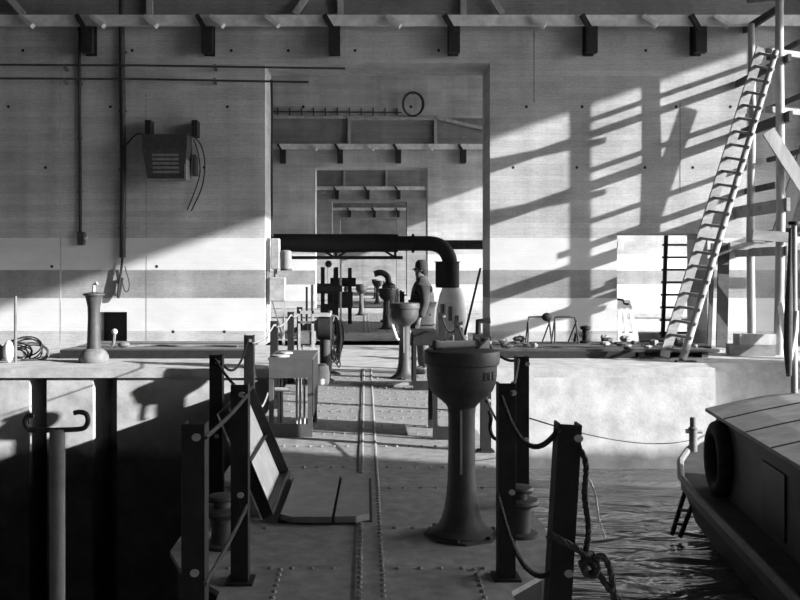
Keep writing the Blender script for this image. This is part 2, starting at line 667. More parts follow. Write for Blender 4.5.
# ------------------------------------------------------------------ ledges, corbels, catwalk timbers
CORB = {1: (-6.08, -3.46, -.68, 1.94, 4.94, 7.32), 2: (-6.2, -3.65, -1.12, 1.45, 4.32, 7.1), 3: (-4.0, -1.9, .15, 2.2, 4.3), 4: (-3.5, -1.4, .8, 2.9)}
EARS = {1: (-7.4, -5.85, -4.70, -3.25, -2.05, .6, 3.75, 6.18, 7.75), 2: (-5.0, -2.3, .2, 2.8)}
corb_src = [None]
for n in (1, 2, 3, 4):
    y = n * BAY
    tr = MB().mm(XL, 10.0, y - .30, y - .001, 7.20, 7.26)
    tr.mm(XL, 10.0, y - .30, y - .24, 7.02, 7.20)
    tr = tr.build('trim_%d' % n, 'ledge_paint')
    structure(tr, 'steel ledge with hanging brackets along the top of the %s wall' % ['first', 'second', 'third', 'fourth'][n - 1])
    MB().mm(XL, 10.0, y - .10, y - .001, 7.26, 8.42).build('shade_band', 'dark_concrete', tr)  # dark strip: the shade of the recess above the ledge, put into colour
    for x in CORB[n]:
        b = MB()
        # stub of I-section: web, two flanges, cranked head under the ledge
        b.mm(x - .02, x + .02, y - .24, y - .002, 6.45, 7.08)
        b.mm(x - .12, x + .12, y - .26, y - .23, 6.42, 7.08)
        b.mm(x - .12, x + .12, y - .04, y - .002, 6.42, 7.08)
        b.beam((x, y - .36, 6.86), (x - .22, y - .36, 7.24), .10, .11, (0, 1, 0))
        b.mm(x - .12, x + .12, y - .40, y - .26, 6.42, 6.98)
        b.build('corbel', 'black_steel', tr)
    for x in EARS.get(n, ()):
        b = MB().beam((x - .12, y - .35, 7.20), (x + .16, y - .42, 6.98), .10, .14, (0, 1, 0))
        b.build('cleat', 'ledge_paint', tr)
    if n <= 3:
        t = thing('timber_bracing', 'pale timber posts and braces standing on the ledge of the %s wall' % ['first', 'second', 'third'][n - 1], 'timber frame', (0, y - .2, 7.26))
        posts = {1: (-4.75, -.55, 2.15), 2: (-.72, 3.10), 3: (-1.4, 1.4)}[n]
        for x in posts:
            MB().beam((x, y - .18, 7.26), (x, y - .18, 8.50), .13, .13).build('post', 'pale_wood', t)
        for k, (x0, x1, z) in enumerate({1: ((-9, -.5, 8.5), (-.5, 6, 8.5)), 2: ((-7, -.7, 8.45), (-.7, 3.1, 8.38)), 3: ((-4, 4, 8.45),)}[n]):
            MB().beam((x0, y - .18, z), (x1, y - .18, z), .10, .12).build('rail', 'pale_wood', t)
        for (x0, z0, x1, z1) in {1: ((-8.3, 8.2, -7.5, 7.28), (-1.0, 8.1, -1.55, 7.28), (2.3, 8.4, 3.0, 7.28)), 2: ((3.2, 8.40, 5.6, 7.85),), 3: ()}[n]:
            MB().beam((x0, y - .26, z0), (x1, y - .26, z1), .10, .13).build('brace', 'pale_wood', t)

# ------------------------------------------------------------------ caissons with riveted decks
SEAMS = [5.02, 5.80, 6.87, 7.58, 8.49, 9.58, 10.6, 11.6, 12.7, 13.9, 15.18]


def caisson():
    t = thing('caisson', 'riveted steel caisson bridging the first pen as a walkway', 'caisson', (0, 10.4, ZB))
    hull = MB().prism([(-.72, 4.005), (.72, 4.005), (.72, 4.66), (.97, 4.95), (1.11, 5.32), (1.11, 15.18), (-1.11, 15.18), (-1.11, 5.32), (-.97, 4.95), (-.72, 4.66)], ZB, -.03)
    hull.build('hull', 'black_steel', t)
    g = .003
    cx = .03
    L0 = [(-.75, 4.06), (cx - g, 4.06), (cx - g, SEAMS[0]), (-1.04, SEAMS[0]), (-.98, 4.92), (-.75, 4.63)]
    R0 = [(cx + g, 4.06), (.75, 4.06), (.75, 4.63), (.98, 4.92), (1.04, SEAMS[0]), (cx + g, SEAMS[0])]
    MB().prism(L0, -.03, 0).build('deck_plate', 'deck_steel', t)
    MB().prism(R0, -.03, 0).build('deck_plate', 'deck_steel', t)
    for i, (a, c) in enumerate(zip(SEAMS, SEAMS[1:])):
        a += .004
        l = -1.15
        e = -.002 if i % 2 else 0
        if i == 0:
            MB().prism([(-1.04, a), (cx - g, a), (cx - g, c), (-1.15, c), (-1.15, 5.3)], -.03, e).build('deck_plate', 'deck_steel', t)
            MB().prism([(cx + g, a), (1.04, a), (1.15, 5.3), (1.15, c), (cx + g, c)], -.03, e).build('deck_plate', 'deck_steel', t)
        else:
            MB().mm(-1.15, cx - g, a, c, -.03, e).build('deck_plate', 'deck_steel', t)
            MB().mm(cx + g, 1.15, a, c, -.03, e).build('deck_plate', 'deck_steel', t)
    MB().mm(cx - .085, cx + .085, 4.06, 15.18, 0, .007).build('butt_strap', 'deck_steel', t)
    r = MB()

    def rivet(x, y, rad=.013, z=0.0):
        n = 6
        rad *= 1.25
        vs = []
        for rr, zz in ((rad, z), (rad * .75, z + rad * .75)):
            vs += [(x + rr * math.cos(2 * math.pi * k / n), y + rr * math.sin(2 * math.pi * k / n), zz) for k in range(n)]
        vs.append((x, y, z + rad * 1.05))
        fs = [(k, (k + 1) % n, n + (k + 1) % n, n + k) for k in range(n)] + [(n + k, n + (k + 1) % n, 2 * n) for k in range(n)]
        r.add(vs, fs)
    y = 4.2
    while y < 15.1:
        rivet(cx - .06, y, z=.006)
        rivet(cx + .06, y + .03, z=.006)
        y += .078
    for s in SEAMS[:-1]:
        x = -1.0
        while x < 1.05:
            if abs(x - cx) > .12 and not (abs(s - 6.87) < .01 and x < 0) and not (-.62 < x < .02 and 5.75 < s < 7.2):
                rivet(x + random.uniform(-.008, .008), s - .035, .013)
            x += .118
    for s in (9.1, 10.1, 11.1, 12.2, 13.3):
        x = -.95
        while x < 1.0:
            if abs(x - cx) > .12:
                rivet(x, s, .011)
            x += .105
    y = 4.2
    while y < 4.98:
        rivet(-.47, y)
        rivet(.60, y)
        y += .085
    tag(r.build('rivets', 'rivet_steel', t, smooth=True), None, None, None, 'stuff')
    return t


cs = caisson()
for n, lab in ((1, 'second'), (2, 'third'), (3, 'fourth')):
    copy_tree(cs, (0, 10.4 + n * BAY, ZB), 'riveted steel caisson bridging the %s pen beyond the doorway' % lab)

# ------------------------------------------------------------------ railing posts
def rail_post():
    t = thing('railing_post', 'x', 'post', (0, 0, 0), 'railing posts along the caisson')
    b = MB().mm(-.038, .038, 0, .010, 0, 1.05)
    b.mm(-.038, -.030, .010, .085, 0, 1.05)
    b.mm(.030, .038, .010, .085, 0, 1.05)
    b.build('channel', 'black_steel', t)
    for z, x in ((1.0, .012), (.47, .006)):
        MB().cyl((x, -.008, z), (x, .012, z), .015, n=10).build('bolt', 'light_steel', t, smooth=True)
    MB().mm(-.06, .06, -.03, .11, 0, .012).build('foot_plate', 'black_steel', t)
    return t


LP = [(-.675, 3.52), (-.665, 4.74), (-1.07, 6.43), (-1.09, 8.4), (-1.10, 10.8), (-1.10, 13.2), (-1.10, 15.0)]
RP = [(.74, 3.52), (.755, 4.80), (1.10, 6.30), (1.10, 8.2), (1.10, 10.6), (1.10, 12.9), (1.10, 15.0)]
LL = ['dark steel channel post at the left corner of the near quay', 'dark steel channel post on the left edge of the gangway',
      'dark channel post on the caisson edge left of the open hatch lid', 'dark channel post standing beside the grey valve stand',
      'channel post behind the grey valve stand', 'channel post beside the control stand', 'channel post where the caisson meets the left quay']
RL = ['wide dark steel post with knotted mooring rope', 'dark channel post on the right edge of the gangway',
      'dark channel post on the caisson beside the double-capped bollard', 'dark channel post just behind the big near pedestal',
      'channel post between the two pedestals', 'channel post beside the man in the coat', 'channel post where the caisson meets the right quay']
p0 = rail_post()
first = True
for (x, y), lab in list(zip(LP, LL)) + list(zip(RP, RL)):
    if first:
        p0.location = (x, y, 0)
        p0['label'] = lab
        first = False
        p = p0
    else:
        p = copy_tree(p0, (x, y, 0), lab)
    if x > 0:
        for c in p.children:
            if c.name.startswith('bolt'):
                c.location.x = .016
    if y < 4:
        p.scale = (1.2, 1.1, 1)
    if x > .7 and y < 4:
        p.rotation_euler = (0, R(3.4), 0)
for n in (1, 2):
    for (x, y) in LP[2:] + RP[2:]:
        copy_tree(p0, (x, y + n * BAY, 0), 'small dark railing post on the %s edge of the %s caisson through the doorway' % ('dry dock' if x < 0 else 'water', ('second', 'third')[n - 1]), 'railing posts on the %s caisson' % ('second', 'third')[n - 1]).scale = (1, 1, 1)


def rope_thing(name, pts, r, matn, label, cat='rope', twist=True, group=None, n=6):
    b = MB()
    if twist:
        b.rope(pts, r, n=5)
    else:
        b.tube(pts, r, n)
    return tag(b.build(name, matn, None, smooth=True), label, cat, group)


def top(p, z=1.0, dx=0, dy=-.012):
    return Vector((p[0] + dx + (.0594 * z if p == RP[0] else 0), p[1] + dy, z))


# left ropes
rope_thing('rope', sag(top(LP[0], 1.0, .05), top(LP[1], 1.0, .045), .012), .010, 'rope_fibre', 'taut rope between the two gangway posts on the left, upper line')
rope_thing('rope', sag(top(LP[0], .43, .05), top(LP[1], .42, .045), .012), .010, 'rope_fibre', 'taut rope between the two gangway posts on the left, lower line')
rope_thing('chain', sag(top(LP[1], 1.0, .03), top(LP[2], 1.02), .02), .009, 'dark_rope', 'dark chain from left gangway post to the post by the hatch lid', 'chain')
rope_thing('chain', sag(top(LP[2], 1.02, .03), top(LP[3], 1.02), .17), .010, 'dark_rope', 'slack dark chain left of the hatch lid', 'chain')
rope_thing('rope', sag(top(LP[3], .98, .04), top(LP[4], 1.0), .05), .010, 'pale_rope', 'pale rope along the left railing beside the valve stand')
rope_thing('rope', sag(top(LP[4], .98, .04), top(LP[5], 1.0), .04), .011, 'pale_rope', 'pale rope from behind the valve stand to the control stand')
rope_thing('rope', sag(top(LP[5], .98, .04), top(LP[6], 1.0), .05), .011, 'pale_rope', 'pale rope reaching the left quay end of the caisson')
rope_thing('rope', sag(top(LP[3], .42, .05), (-.97, 8.98, .45), .10), .011, 'pale_rope', 'short pale rope slung between railing post and valve stand')
# right chains
rope_thing('chain', sag(top(RP[1], .985, -.03), top(RP[0], 1.03, -.05), .15), .012, 'dark_rope', 'slack dark chain between gangway post and knotted-rope post, upper', 'chain')
rope_thing('chain', sag(top(RP[1], .46, -.05), top(RP[0], .47, -.05), .14), .012, 'dark_rope', 'slack dark chain between gangway post and knotted-rope post, lower', 'chain')
rope_thing('chain', sag(top(RP[1], 1.0, .02), top(RP[2], 1.03, -.03), .03), .010, 'rope_fibre', 'short chain from right gangway post to the bollard post', 'chain')
rope_thing('chain', sag(top(RP[2], 1.03, -.02), top(RP[3], 1.03, 0), .07), .011, 'dark_rope', 'dark chain above the right caisson edge behind the big pedestal', 'chain')
rope_thing('chain', sag(top(RP[3], 1.03, -.02), top(RP[4], 1.0, 0), .16), .012, 'dark_rope', 'slack dark chain between the two pedestals', 'chain')
rope_thing('chain', sag(top(RP[4], 1.0, -.02), top(RP[5], 1.0, 0), .14), .012, 'dark_rope', 'slack dark chain by the far pedestal', 'chain')
rope_thing('chain', sag(top(RP[3], .5, 0), top(RP[2], .45, -.05), .06), .010, 'dark_rope', 'dark chain low on the railing behind the big pedestal', 'chain')
hook = [W(489, 411, 7.4), W(491, 418, 7.4), W(490, 428, 7.4), W(493, 437, 7.4), W(499, 439, 7.4), W(504, 433, 7.4), top(RP[2], .55, -.03)]
rope_thing('hook', smoothpath(hook, 6), .016, 'black_steel', 'black iron hook hanging on the railing behind the big pedestal', 'hook', twist=False)
# knotted mooring rope on the wide post
k0 = top(RP[0])
RD = 3.47
mo = [W(551, 541, 3.56), W(549, 537, 3.52), W(552, 535, 3.485), W(560, 540, RD), W(572, 546, RD), W(582, 553, RD), W(590, 562, RD), W(598, 573, RD), W(608, 587, RD), W(622, 604, RD), W(640, 628, RD), W(660, 650, RD)]
kc = W(590, 566, RD)
t = thing('mooring_rope', 'thick dark knotted rope hitched round the wide post', 'rope', (kc.x, kc.y, .0))
MB().rope(smoothpath(mo, 8), .014).build('strand', 'rope_fibre', t, smooth=True)
kn = []
for i in range(40):
    a = i / 40 * 2 * math.pi * 2
    kn.append(kc + Vector((math.cos(a) * .026, math.sin(a * 1.5) * .03, math.sin(a) * .034 + .008 * math.cos(a * .5))))
MB().rope(kn, .014).build('knot', 'rope_fibre', t, smooth=True)
lp = [kc + Vector((-.02, 0, .01)), W(594, 559, RD - .02), W(602, 556, RD - .02), W(608, 564, RD - .02), W(612, 580, RD), W(614, 602, RD), W(615, 630, RD), W(617, 672, RD)]
MB().rope(smoothpath(lp, 8), .013).build('tail', 'rope_fibre', t, smooth=True)
# hitch and loose chain on wide post
lc = [(k0.x + .03, 3.50, .97), (k0.x + .055, 3.49, .90), (k0.x + .05, 3.49, .78), (k0.x + .065, 3.49, .65), (k0.x + .05, 3.49, .54)]
rope_thing('chain', smoothpath(lc, 6), .012, 'dark_rope', 'chain hanging down the side of the wide rope-hitched post', 'chain')
rope_thing('cord', smoothpath([(k0.x + .07, 3.49, .84), (k0.x + .09, 3.48, .78), (k0.x + .10, 3.47, .70), (k0.x + .125, 3.47, .62)], 6), .004, 'white_paint', 'thin pale cord end dangling from the wide post', 'cord', twist=False)

# ------------------------------------------------------------------ cast-iron pedestals (capstan / valve heads)
def pedestal():
    t = thing('pedestal', 'cast-iron pedestal with round bowl head and pipe on top near the deck hatch', 'pedestal', (.60, 5.62, 0), 'cast-iron pedestals on the caisson')
    c = ORG[t.name]
    prof = [(.195, .0), (.20, .012), (.198, .03), (.17, .045), (.145, .07), (.125, .11), (.108, .17), (.096, .25), (.088, .35), (.084, .50), (.083, .66), (.084, .76), (.088, .80)]
    MB().lathe(prof, c, 40).build('column', 'cast_iron', t, smooth=True)
    bowl = [(.088, .80), (.10, .82), (.128, .845), (.165, .875), (.195, .91), (.212, .95), (.218, 1.0), (.219, 1.055), (.222, 1.07)]
    MB().lathe(bowl, c, 48).build('bowl', 'cast_iron', t, smooth=True)
    MB().lathe([(.226, 1.07), (.234, 1.075), (.236, 1.10), (.236, 1.14), (.231, 1.155), (.21, 1.16), (.02, 1.165)], c, 48).build('rim', 'cast_iron', t, smooth=True)
    pl = MB().lathe([(.235, .0), (.235, .016), (.19, .018)], c, 8)
    fl = pl.build('base_flange', 'cast_iron', t)
    for k in range(6):
        a = k * math.pi / 3 + .3
        p = c + Vector((math.cos(a) * .215, math.sin(a) * .215, .012))
        MB().cyl(p, p + Vector((0, 0, .022)), .014, n=6).build('bolt', 'cast_iron', fl)
    MB().mm(c.x - .018, c.x - .006, c.y - .094, c.y - .078, .40, .79).build('gauge_strip', 'light_steel', t)
    return t


pd = pedestal()
# raised letters on the bowl
cu = bpy.data.curves.new('lettering', 'FONT')
cu.body = 'BLE'
cu.size = .075
cu.extrude = .004
to = bpy.data.objects.new('lettering', cu)
COL.objects.link(to)
bpy.context.view_layer.update()
me = bpy.data.meshes.new_from_object(to.evaluated_get(bpy.context.evaluated_depsgraph_get()))
bpy.data.objects.remove(to)
for v in me.vertices:
    a = R(30) + v.co.x / .22
    rr = .219 + v.co.z
    z = .985 + v.co.y
    v.co = (rr * math.sin(a), -rr * math.cos(a), z)
me.materials.clear()
me.materials.append(M['black_steel'])
lt = bpy.data.objects.new('raised_lettering', me)
COL.objects.link(lt)
lt.parent = pd
lt['label'] = 'raised cast letters BLE on the bowl'
p2 = copy_tree(pd, (.60, 13.85, 0), 'cast-iron pedestal with bowl head and white lever beside the man')
lv = MB().tube([(-.20, -.05, 1.02), (-.24, -.07, .98), (-.12, -.14, .62), (-.09, -.13, .60)], .022, 8)
lv.v = [a + ORG[p2.name] for a in lv.v]
lv.build('lever', 'white_paint', p2, smooth=True)
for n in (1, 2):
    copy_tree(pd, (.60, 5.62 + n * BAY, 0), 'cast-iron bowl-headed pedestal at the near end of the %s caisson' % ('second', 'third')[n - 1])
    copy_tree(pd, (-.15 if n == 1 else .6, 13.62 + n * BAY, 0), 'cast-iron bowl-headed pedestal at the far end of the %s caisson' % ('second', 'third')[n - 1])
# pipe end lying across the head of the near pedestal
t = thing('pipe_fitting', 'pale pipe with flared white end lying across the big pedestal head', 'pipe', (.57, 5.60, 1.166))
pz = 1.166 + .026
MB().tube([(.43, 5.58, pz), (.455, 5.58, pz), (.46, 5.58, pz), (.70, 5.64, pz)], [.03, .03, .025, .025], 14).build('tube', 'light_steel', t, smooth=True)
MB().cyl((.424, 5.578, pz), (.4305, 5.58, pz), .031, n=14).build('end_cap', 'black_steel', t, smooth=True)
MB().tube([(.69, 5.637, pz), (.705, 5.642, pz)], .031, 14).build('collar', 'dark_steel', t, smooth=True)
MB().add([(.705, 5.60, 1.167), (.775, 5.62, 1.167), (.775, 5.62, 1.235), (.775, 5.68, 1.167), (.705, 5.67, 1.167), (.775, 5.68, 1.235)], [(0, 1, 2), (4, 5, 3), (0, 2, 5, 4), (1, 3, 5, 2), (0, 4, 3, 1)]).build('wedge', 'white_paint', t)

# ------------------------------------------------------------------ deck hatch, open lid, bollards
t = thing('hatch_cover', 'low two-leaf steel hatch cover lying on the riveted deck', 'hatch', (-.3, 6.45, 0))
MB().prism([(-.56, 5.93), (-.48, 5.85), (-.22, 5.85), (-.20, 7.10), (-.55, 7.10)], .012, .052).build('leaf', 'hatch_steel', t)
MB().prism([(-.20, 5.85), (-.06, 5.855), (.025, 5.92), (.025, 7.02), (-.03, 7.10), (-.18, 7.10)], .014, .055).build('leaf', 'hatch_steel', t)
MB().mm(-.575, .045, 5.89, 7.12, 0.004, .013).build('coaming', 'black_steel', t)

t = thing('tray_hatch', 'open tray-shaped steel hatch lid tilted up on its hinge', 'hatch lid', (-.72, 6.47, 0))
a0, a1 = Vector((-.67, 0, .03)), Vector((-.96, 0, .72))
ax = (a1 - a0)
nrm = Vector((ax.z, 0, -ax.x)).normalized()       # towards the right
def lidbox(u0, u1, y0, y1, h0, h1):
    b = MB()
    vs = []
    for h in (h0, h1):
        for (u, y) in ((u0, y0), (u1, y0), (u1, y1), (u0, y1)):
            p = a0 + ax * u + nrm * h
            vs.append((p.x, y, p.z))
    b.add(vs, [(0, 3, 2, 1), (4, 5, 6, 7), (0, 1, 5, 4), (1, 2, 6, 5), (2, 3, 7, 6), (3, 0, 4, 7)])
    return b
lidbox(0, 1, 5.87, 7.12, -.012, 0).build('plate', 'white_paint', t)
lidbox(0, 1, 5.87, 5.89, 0, .075).build('rim', 'black_steel', t)
lidbox(0, 1, 7.10, 7.12, 0, .075).build('rim', 'black_steel', t)
lidbox(0, .03, 5.89, 7.10, 0, .075).build('rim', 'black_steel', t)
lidbox(.97, 1, 5.89, 7.10, 0, .075).build('rim', 'black_steel', t)
lidbox(.45, .47, 5.89, 7.10, 0, .03).build('stiffener', 'black_steel', t)
for y in (6.1, 6.9):
    MB().cyl((-.68, y - .06, .02), (-.68, y + .06, .02), .02, n=10).build('hinge', 'black_steel', t, smooth=True)


def bollard(x, y, label):
    t = thing('mooring_bollard', label, 'bollard', (x, y, 0), 'double-capped bollards')
    c = Vector((x, y, 0))
    MB().lathe([(.115, 0), (.115, .02), (.085, .025)], c, 24).build('base', 'cast_iron', t, smooth=True)
    MB().lathe([(.07, .02), (.065, .10), (.07, .17), (.10, .19)], c, 24).build('stem', 'cast_iron', t, smooth=True)
    MB().lathe([(.06, .19), (.12, .195), (.125, .21), (.115, .225), (.06, .232)], c, 24).build('lower_cap', 'cast_iron', t, smooth=True)
    MB().lathe([(.05, .23), (.05, .27), (.085, .275), (.09, .29), (.08, .305), (.03, .312)], c, 24).build('upper_cap', 'cast_iron', t, smooth=True)


bollard(.96, 5.62, 'double-capped iron bollard on the right deck edge near the big pedestal')
bollard(-.86, 5.40, 'double-capped iron bollard on the left deck edge under the hatch lid')

# thin plank across the deck at the foot of the far pedestal
tag(MB().box((.45, 13.05, .022), (1.05, .16, .04), Matrix.Rotation(R(-1), 3, 'Z')).build('plank', 'pale_wood'), 'pale short plank lying at the foot of the far pedestal', 'plank')

# ------------------------------------------------------------------ stands on the left and right of the deck
def frame_stand(name, label, x0, x1, y0, y1, h, matn, rods=True):
    t = thing(name, label, 'stand', ((x0 + x1) / 2, (y0 + y1) / 2, 0))
    lw = .045
    for (x, y) in ((x0, y0), (x1 - lw, y0), (x0, y1 - lw), (x1 - lw, y1 - lw)):
        MB().mm(x, x + lw, y, y + lw, 0, h).build('leg', matn, t)
    MB().mm(x0 - .01, x1 + .01, y0 - .01, y1 + .01, h, h + .018).build('top_plate', matn, t)
    MB().mm(x0, x1, y0 - .008, y0 - .001, h - .18, h).build('front_panel', matn, t)
    MB().mm(x0, x1, y0 - .008, y0 - .001, .0, .13).build('kick_panel', matn, t)
    MB().mm(x1 + .001, x1 + .008, y0, y1, .20, h).build('side_panel', 'black_steel', t)
    if rods:
        for x in (.20, .28, .62, .70, .80):
            xx = x0 + (x1 - x0) * x
            MB().cyl((xx, y0 + .12, 0), (xx, y0 + .12, h), .011, n=8).build('rod', 'light_steel', t, smooth=True)
        MB().cyl((x0 + .05, y0 + .10, .46), (x0 + .2, y0 + .08, .46), .022, n=10).build('spindle', 'light_steel', t, smooth=True)
    return t


vs_ = frame_stand('valve_stand', 'grey steel frame stand with open front and vertical rods beside left railing', -.96, -.53, 8.95, 9.85, .765, 'stand_paint')
for (x, y, r, sz) in ((-.86, 9.12, .09, 'larger'), (-.84, 9.45, .075, 'smaller')):
    tag(MB().lathe([(r, .784), (r, .797), (r * .8, .802)], (x, y, 0), 20).build('lid_disc', 'light_steel', None, smooth=True), sz + ' round pale lid lying on top of the grey valve stand', 'lid', 'lids on the valve stand')
frame_stand('dark_stand', 'black steel stand half hidden behind the big pedestal', .66, 1.0, 8.80, 9.5, .82, 'black_steel', False)
frame_stand('dark_stand', 'black steel stand right of the far pedestal', .66, .98, 12.45, 13.0, .80, 'black_steel', False)
st2 = thing('control_stand', 'small grey box on a steel frame left of the dark drum', 'stand', (-.79, 12.1, 0))
for (x, y) in ((-.90, 12.0), (-.72, 12.0), (-.90, 12.25), (-.72, 12.25)):
    MB().mm(x, x + .03, y, y + .03, 0, 1.12 if y < 12.1 else .7).build('leg', 'light_steel', st2)
MB().box((-.795, 12.13, .755), (.24, .24, .17), None, .01).build('box', 'mid_steel', st2)
MB().mm(-.90, -.69, 12.0, 12.02, 1.08, 1.12).build('crossbar', 'light_steel', st2)
MB().mm(-.90, -.69, 12.0, 12.02, .95, .98).build('crossbar', 'mid_steel', st2)
MB().lathe([(.10, .45), (.10, .47), (.04, .475)], (-.80, 12.13, 0), 20).build('disc', 'light_steel', st2, smooth=True)
MB().lathe([(.11, .30), (.11, .32), (.04, .325)], (-.80, 12.13, 0), 20).build('disc', 'light_steel', st2, smooth=True)
t = thing('winch_drum', 'dark round drum on a pedestal left of the walkway', 'winch', (-.60, 13.4, 0))
MB().tube([(-.72, 13.4, .80), (-.70, 13.4, .80), (-.52, 13.4, .80), (-.50, 13.4, .80)], [.14, .18, .18, .14], 20).build('drum', 'black_steel', t, smooth=True)
MB().lathe([(.14, 0), (.13, .03), (.08, .06), (.08, .66)], (-.60, 13.4, 0), 16).build('pedestal', 'dark_steel', t, smooth=True)
MB().box((-.62, 13.38, 1.0), (.2, .2, .05)).build('cap_plate', 'light_steel', t)
tag(MB().lathe([(.09, 0), (.105, .03), (.11, .16), (.09, .27), (.05, .30), (.02, .305)], (-.63, 13.1, 0), 20).build('can', 'white_paint', None, smooth=True), 'small pale can below the dark winch drum', 'can')
t = thing('rope_post', 'short post with flat foot carrying a hanging coil of rope', 'post', (-.565, 14.3, 0))
MB().cyl((-.565, 14.3, 0), (-.565, 14.3, 1.02), .035, n=12).build('pole', 'mid_steel', t, smooth=True)
MB().lathe([(.17, 0), (.16, .03), (.05, .06)], (-.565, 14.3, 0), 20).build('foot', 'dark_steel', t, smooth=True)
t = thing('rope_coil', 'coil of pale rope hanging from the short post', 'rope', (-.52, 14.25, .1))
for i in range(9):
    w_ = random.uniform(.05, .13)
    hgt = random.uniform(.55, .85)
    ox, oy = random.uniform(-.05, .08), random.uniform(-.05, 0)
    pts = [Vector((-.53 + ox + w_ * math.sin(a) * (1 + .3 * math.cos(a)) + .05 * (1 - math.cos(a)) * random.uniform(.7, 1.3) / 2, 14.23 + oy, .95 - hgt * (1 - math.cos(a)) / 2)) for a in [2 * math.pi * k / 16 for k in range(17)]]
    MB().tube(pts, .013, 6).build('loop', ('pale_rope', 'rope_fibre')[i % 2], t, smooth=True)

# ------------------------------------------------------------------ fittings on the first wall, left
YW = BAY        # face of the first wall
t = thing('wall_conduit', 'thin vertical conduit ending in a switch box on the left wall', 'conduit', (-6.33, YW - .05, 2.2))
MB().tube([(-6.33, YW - .04, 10.5), (-6.34, YW - .04, 6.0), (-6.32, YW - .04, 2.45)], .035, 8).build('tube', 'dark_steel', t, smooth=True)
MB().box((-6.29, YW - .07, 2.37), (.15, .13, .30), None, .015).build('switch_box', 'dark_steel', t)
MB().cyl((-6.22, YW - .08, 2.38), (-6.16, YW - .08, 2.40), .04, n=12).build('switch_knob', 'light_steel', t, smooth=True)
for z in (3.4, 4.6, 5.8, 7.0):
    MB().box((-6.335, YW - .03, z), (.12, .05, .05)).build('clip', 'mid_steel', t)
t = thing('wall_conduit', 'thick dark vertical conduit with hanging cable loop on the left wall', 'conduit', (-5.38, YW - .06, 1.3))
MB().tube([(-5.38, YW - .06, 10.5), (-5.40, YW - .06, 7.0), (-5.37, YW - .06, 4.0), (-5.38, YW - .06, 1.95)], .065, 10).build('tube', 'dark_steel', t, smooth=True)
MB().tube(smoothpath([(-5.38, YW - .07, 1.98), (-5.40, YW - .09, 1.7), (-5.47, YW - .11, 1.15), (-5.45, YW - .1, 1.10), (-5.38, YW - .07, 1.5)], 6), .028, 8).build('cable_tail', 'rubber', t, smooth=True)
MB().tube(smoothpath([(-5.33, YW - .07, 1.75), (-5.23, YW - .09, 1.40), (-5.25, YW - .09, 1.22), (-5.33, YW - .09, 1.22), (-5.38, YW - .07, 1.4)], 6), .012, 6).build('cable_loop', 'rubber', t, smooth=True)
for z in (2.6, 3.9, 5.2, 6.5):
    MB().box((-5.385, YW - .03, z), (.18, .055, .05)).build('clip', 'mid_steel', t)
for i, (z0, x1, lab) in enumerate(((6.15, -.45, 'upper thin steel rod running along the wall past the doorway'), (5.85, -1.25, 'lower thin steel rod running along the wall past the doorway'))):
    t = thing('wall_rod', lab, 'rod', (-5, YW - .2, z0))
    MB().tube([(-12, YW - .22, z0 + .05), (-5, YW - .22, z0 + .02), (x1, YW - .22, z0 - .05)], .024, 8).build('bar', 'dark_steel', t, smooth=True)
    for x in (-9.3, -6.62, -3.32):
        MB().beam((x, YW - .24, z0 + .02), (x, YW, z0 - .04), .06, .05).build('bracket', 'mid_steel', t)

# box-shaped floodlight on two brackets
t = thing('wall_lamp', 'dark boxy flood lamp hung on two brackets with trailing cable', 'wall lamp', (-4.33, YW - .35, 3.6))
def frus(b, x0, x1, y0, y1, z0, X0, X1, Y0, Y1, z1):
    return b.add([(x0, y0, z0), (x1, y0, z0), (x1, y1, z0), (x0, y1, z0), (X0, Y0, z1), (X1, Y0, z1), (X1, Y1, z1), (X0, Y1, z1)],
                 [(0, 3, 2, 1), (4, 5, 6, 7), (0, 1, 5, 4), (1, 2, 6, 5), (2, 3, 7, 6), (3, 0, 4, 7)])
frus(MB(), -4.80, -3.84, YW - .66, YW - .10, 4.27, -4.82, -3.84, YW - .62, YW - .10, 4.60).build('top_housing', 'dark_steel', t)
frus(MB(), -4.70, -3.90, YW - .60, YW - .12, 3.64, -4.80, -3.84, YW - .68, YW - .10, 4.27).build('hood', 'dark_steel', t)
for k in range(5):
    z = 3.76 + k * .09
    MB().mm(-4.58, -4.02, YW - .695 + (4.27 - z) * .13, YW - .60, z, z + .05).build('louvre', 'mid_steel', t)
MB().mm(-3.90, -3.86, YW - .64, YW - .12, 3.62, 4.25).build('side_strip', 'grey_paint', t)
MB().mm(-4.72, -3.86, YW - .62, YW - .58, 3.60, 3.64).build('lip', 'grey_paint', t)
for x in (-4.82, -3.80):
    MB().mm(x, x + .12, YW - .34, YW - .001, 4.60, 4.95).build('bracket', 'black_steel', t)
MB().mm(-3.80, -3.72, YW - .3, YW - .02, 3.75, 4.2).build('gear_box', 'dark_steel', t)
MB().tube(smoothpath([(-3.78, YW - .2, 4.62), (-3.62, YW - .15, 4.4), (-3.55, YW - .12, 4.0), (-3.62, YW - .1, 3.5), (-3.86, YW - .06, 2.98)], 6), .016, 6).build('cable', 'rubber', t, smooth=True)
MB().tube(smoothpath([(-3.78, YW - .2, 4.55), (-3.68, YW - .15, 4.2), (-3.66, YW - .12, 3.8), (-3.78, YW - .1, 3.4), (-3.95, YW - .06, 3.0)], 6), .014, 6).build('cable', 'rubber', t, smooth=True)
MB().tube(smoothpath([(-4.75, YW - .1, 4.62), (-5.05, YW - .08, 4.68), (-5.3, YW - .06, 4.45)], 6), .014, 6).build('cable', 'rubber', t, smooth=True)

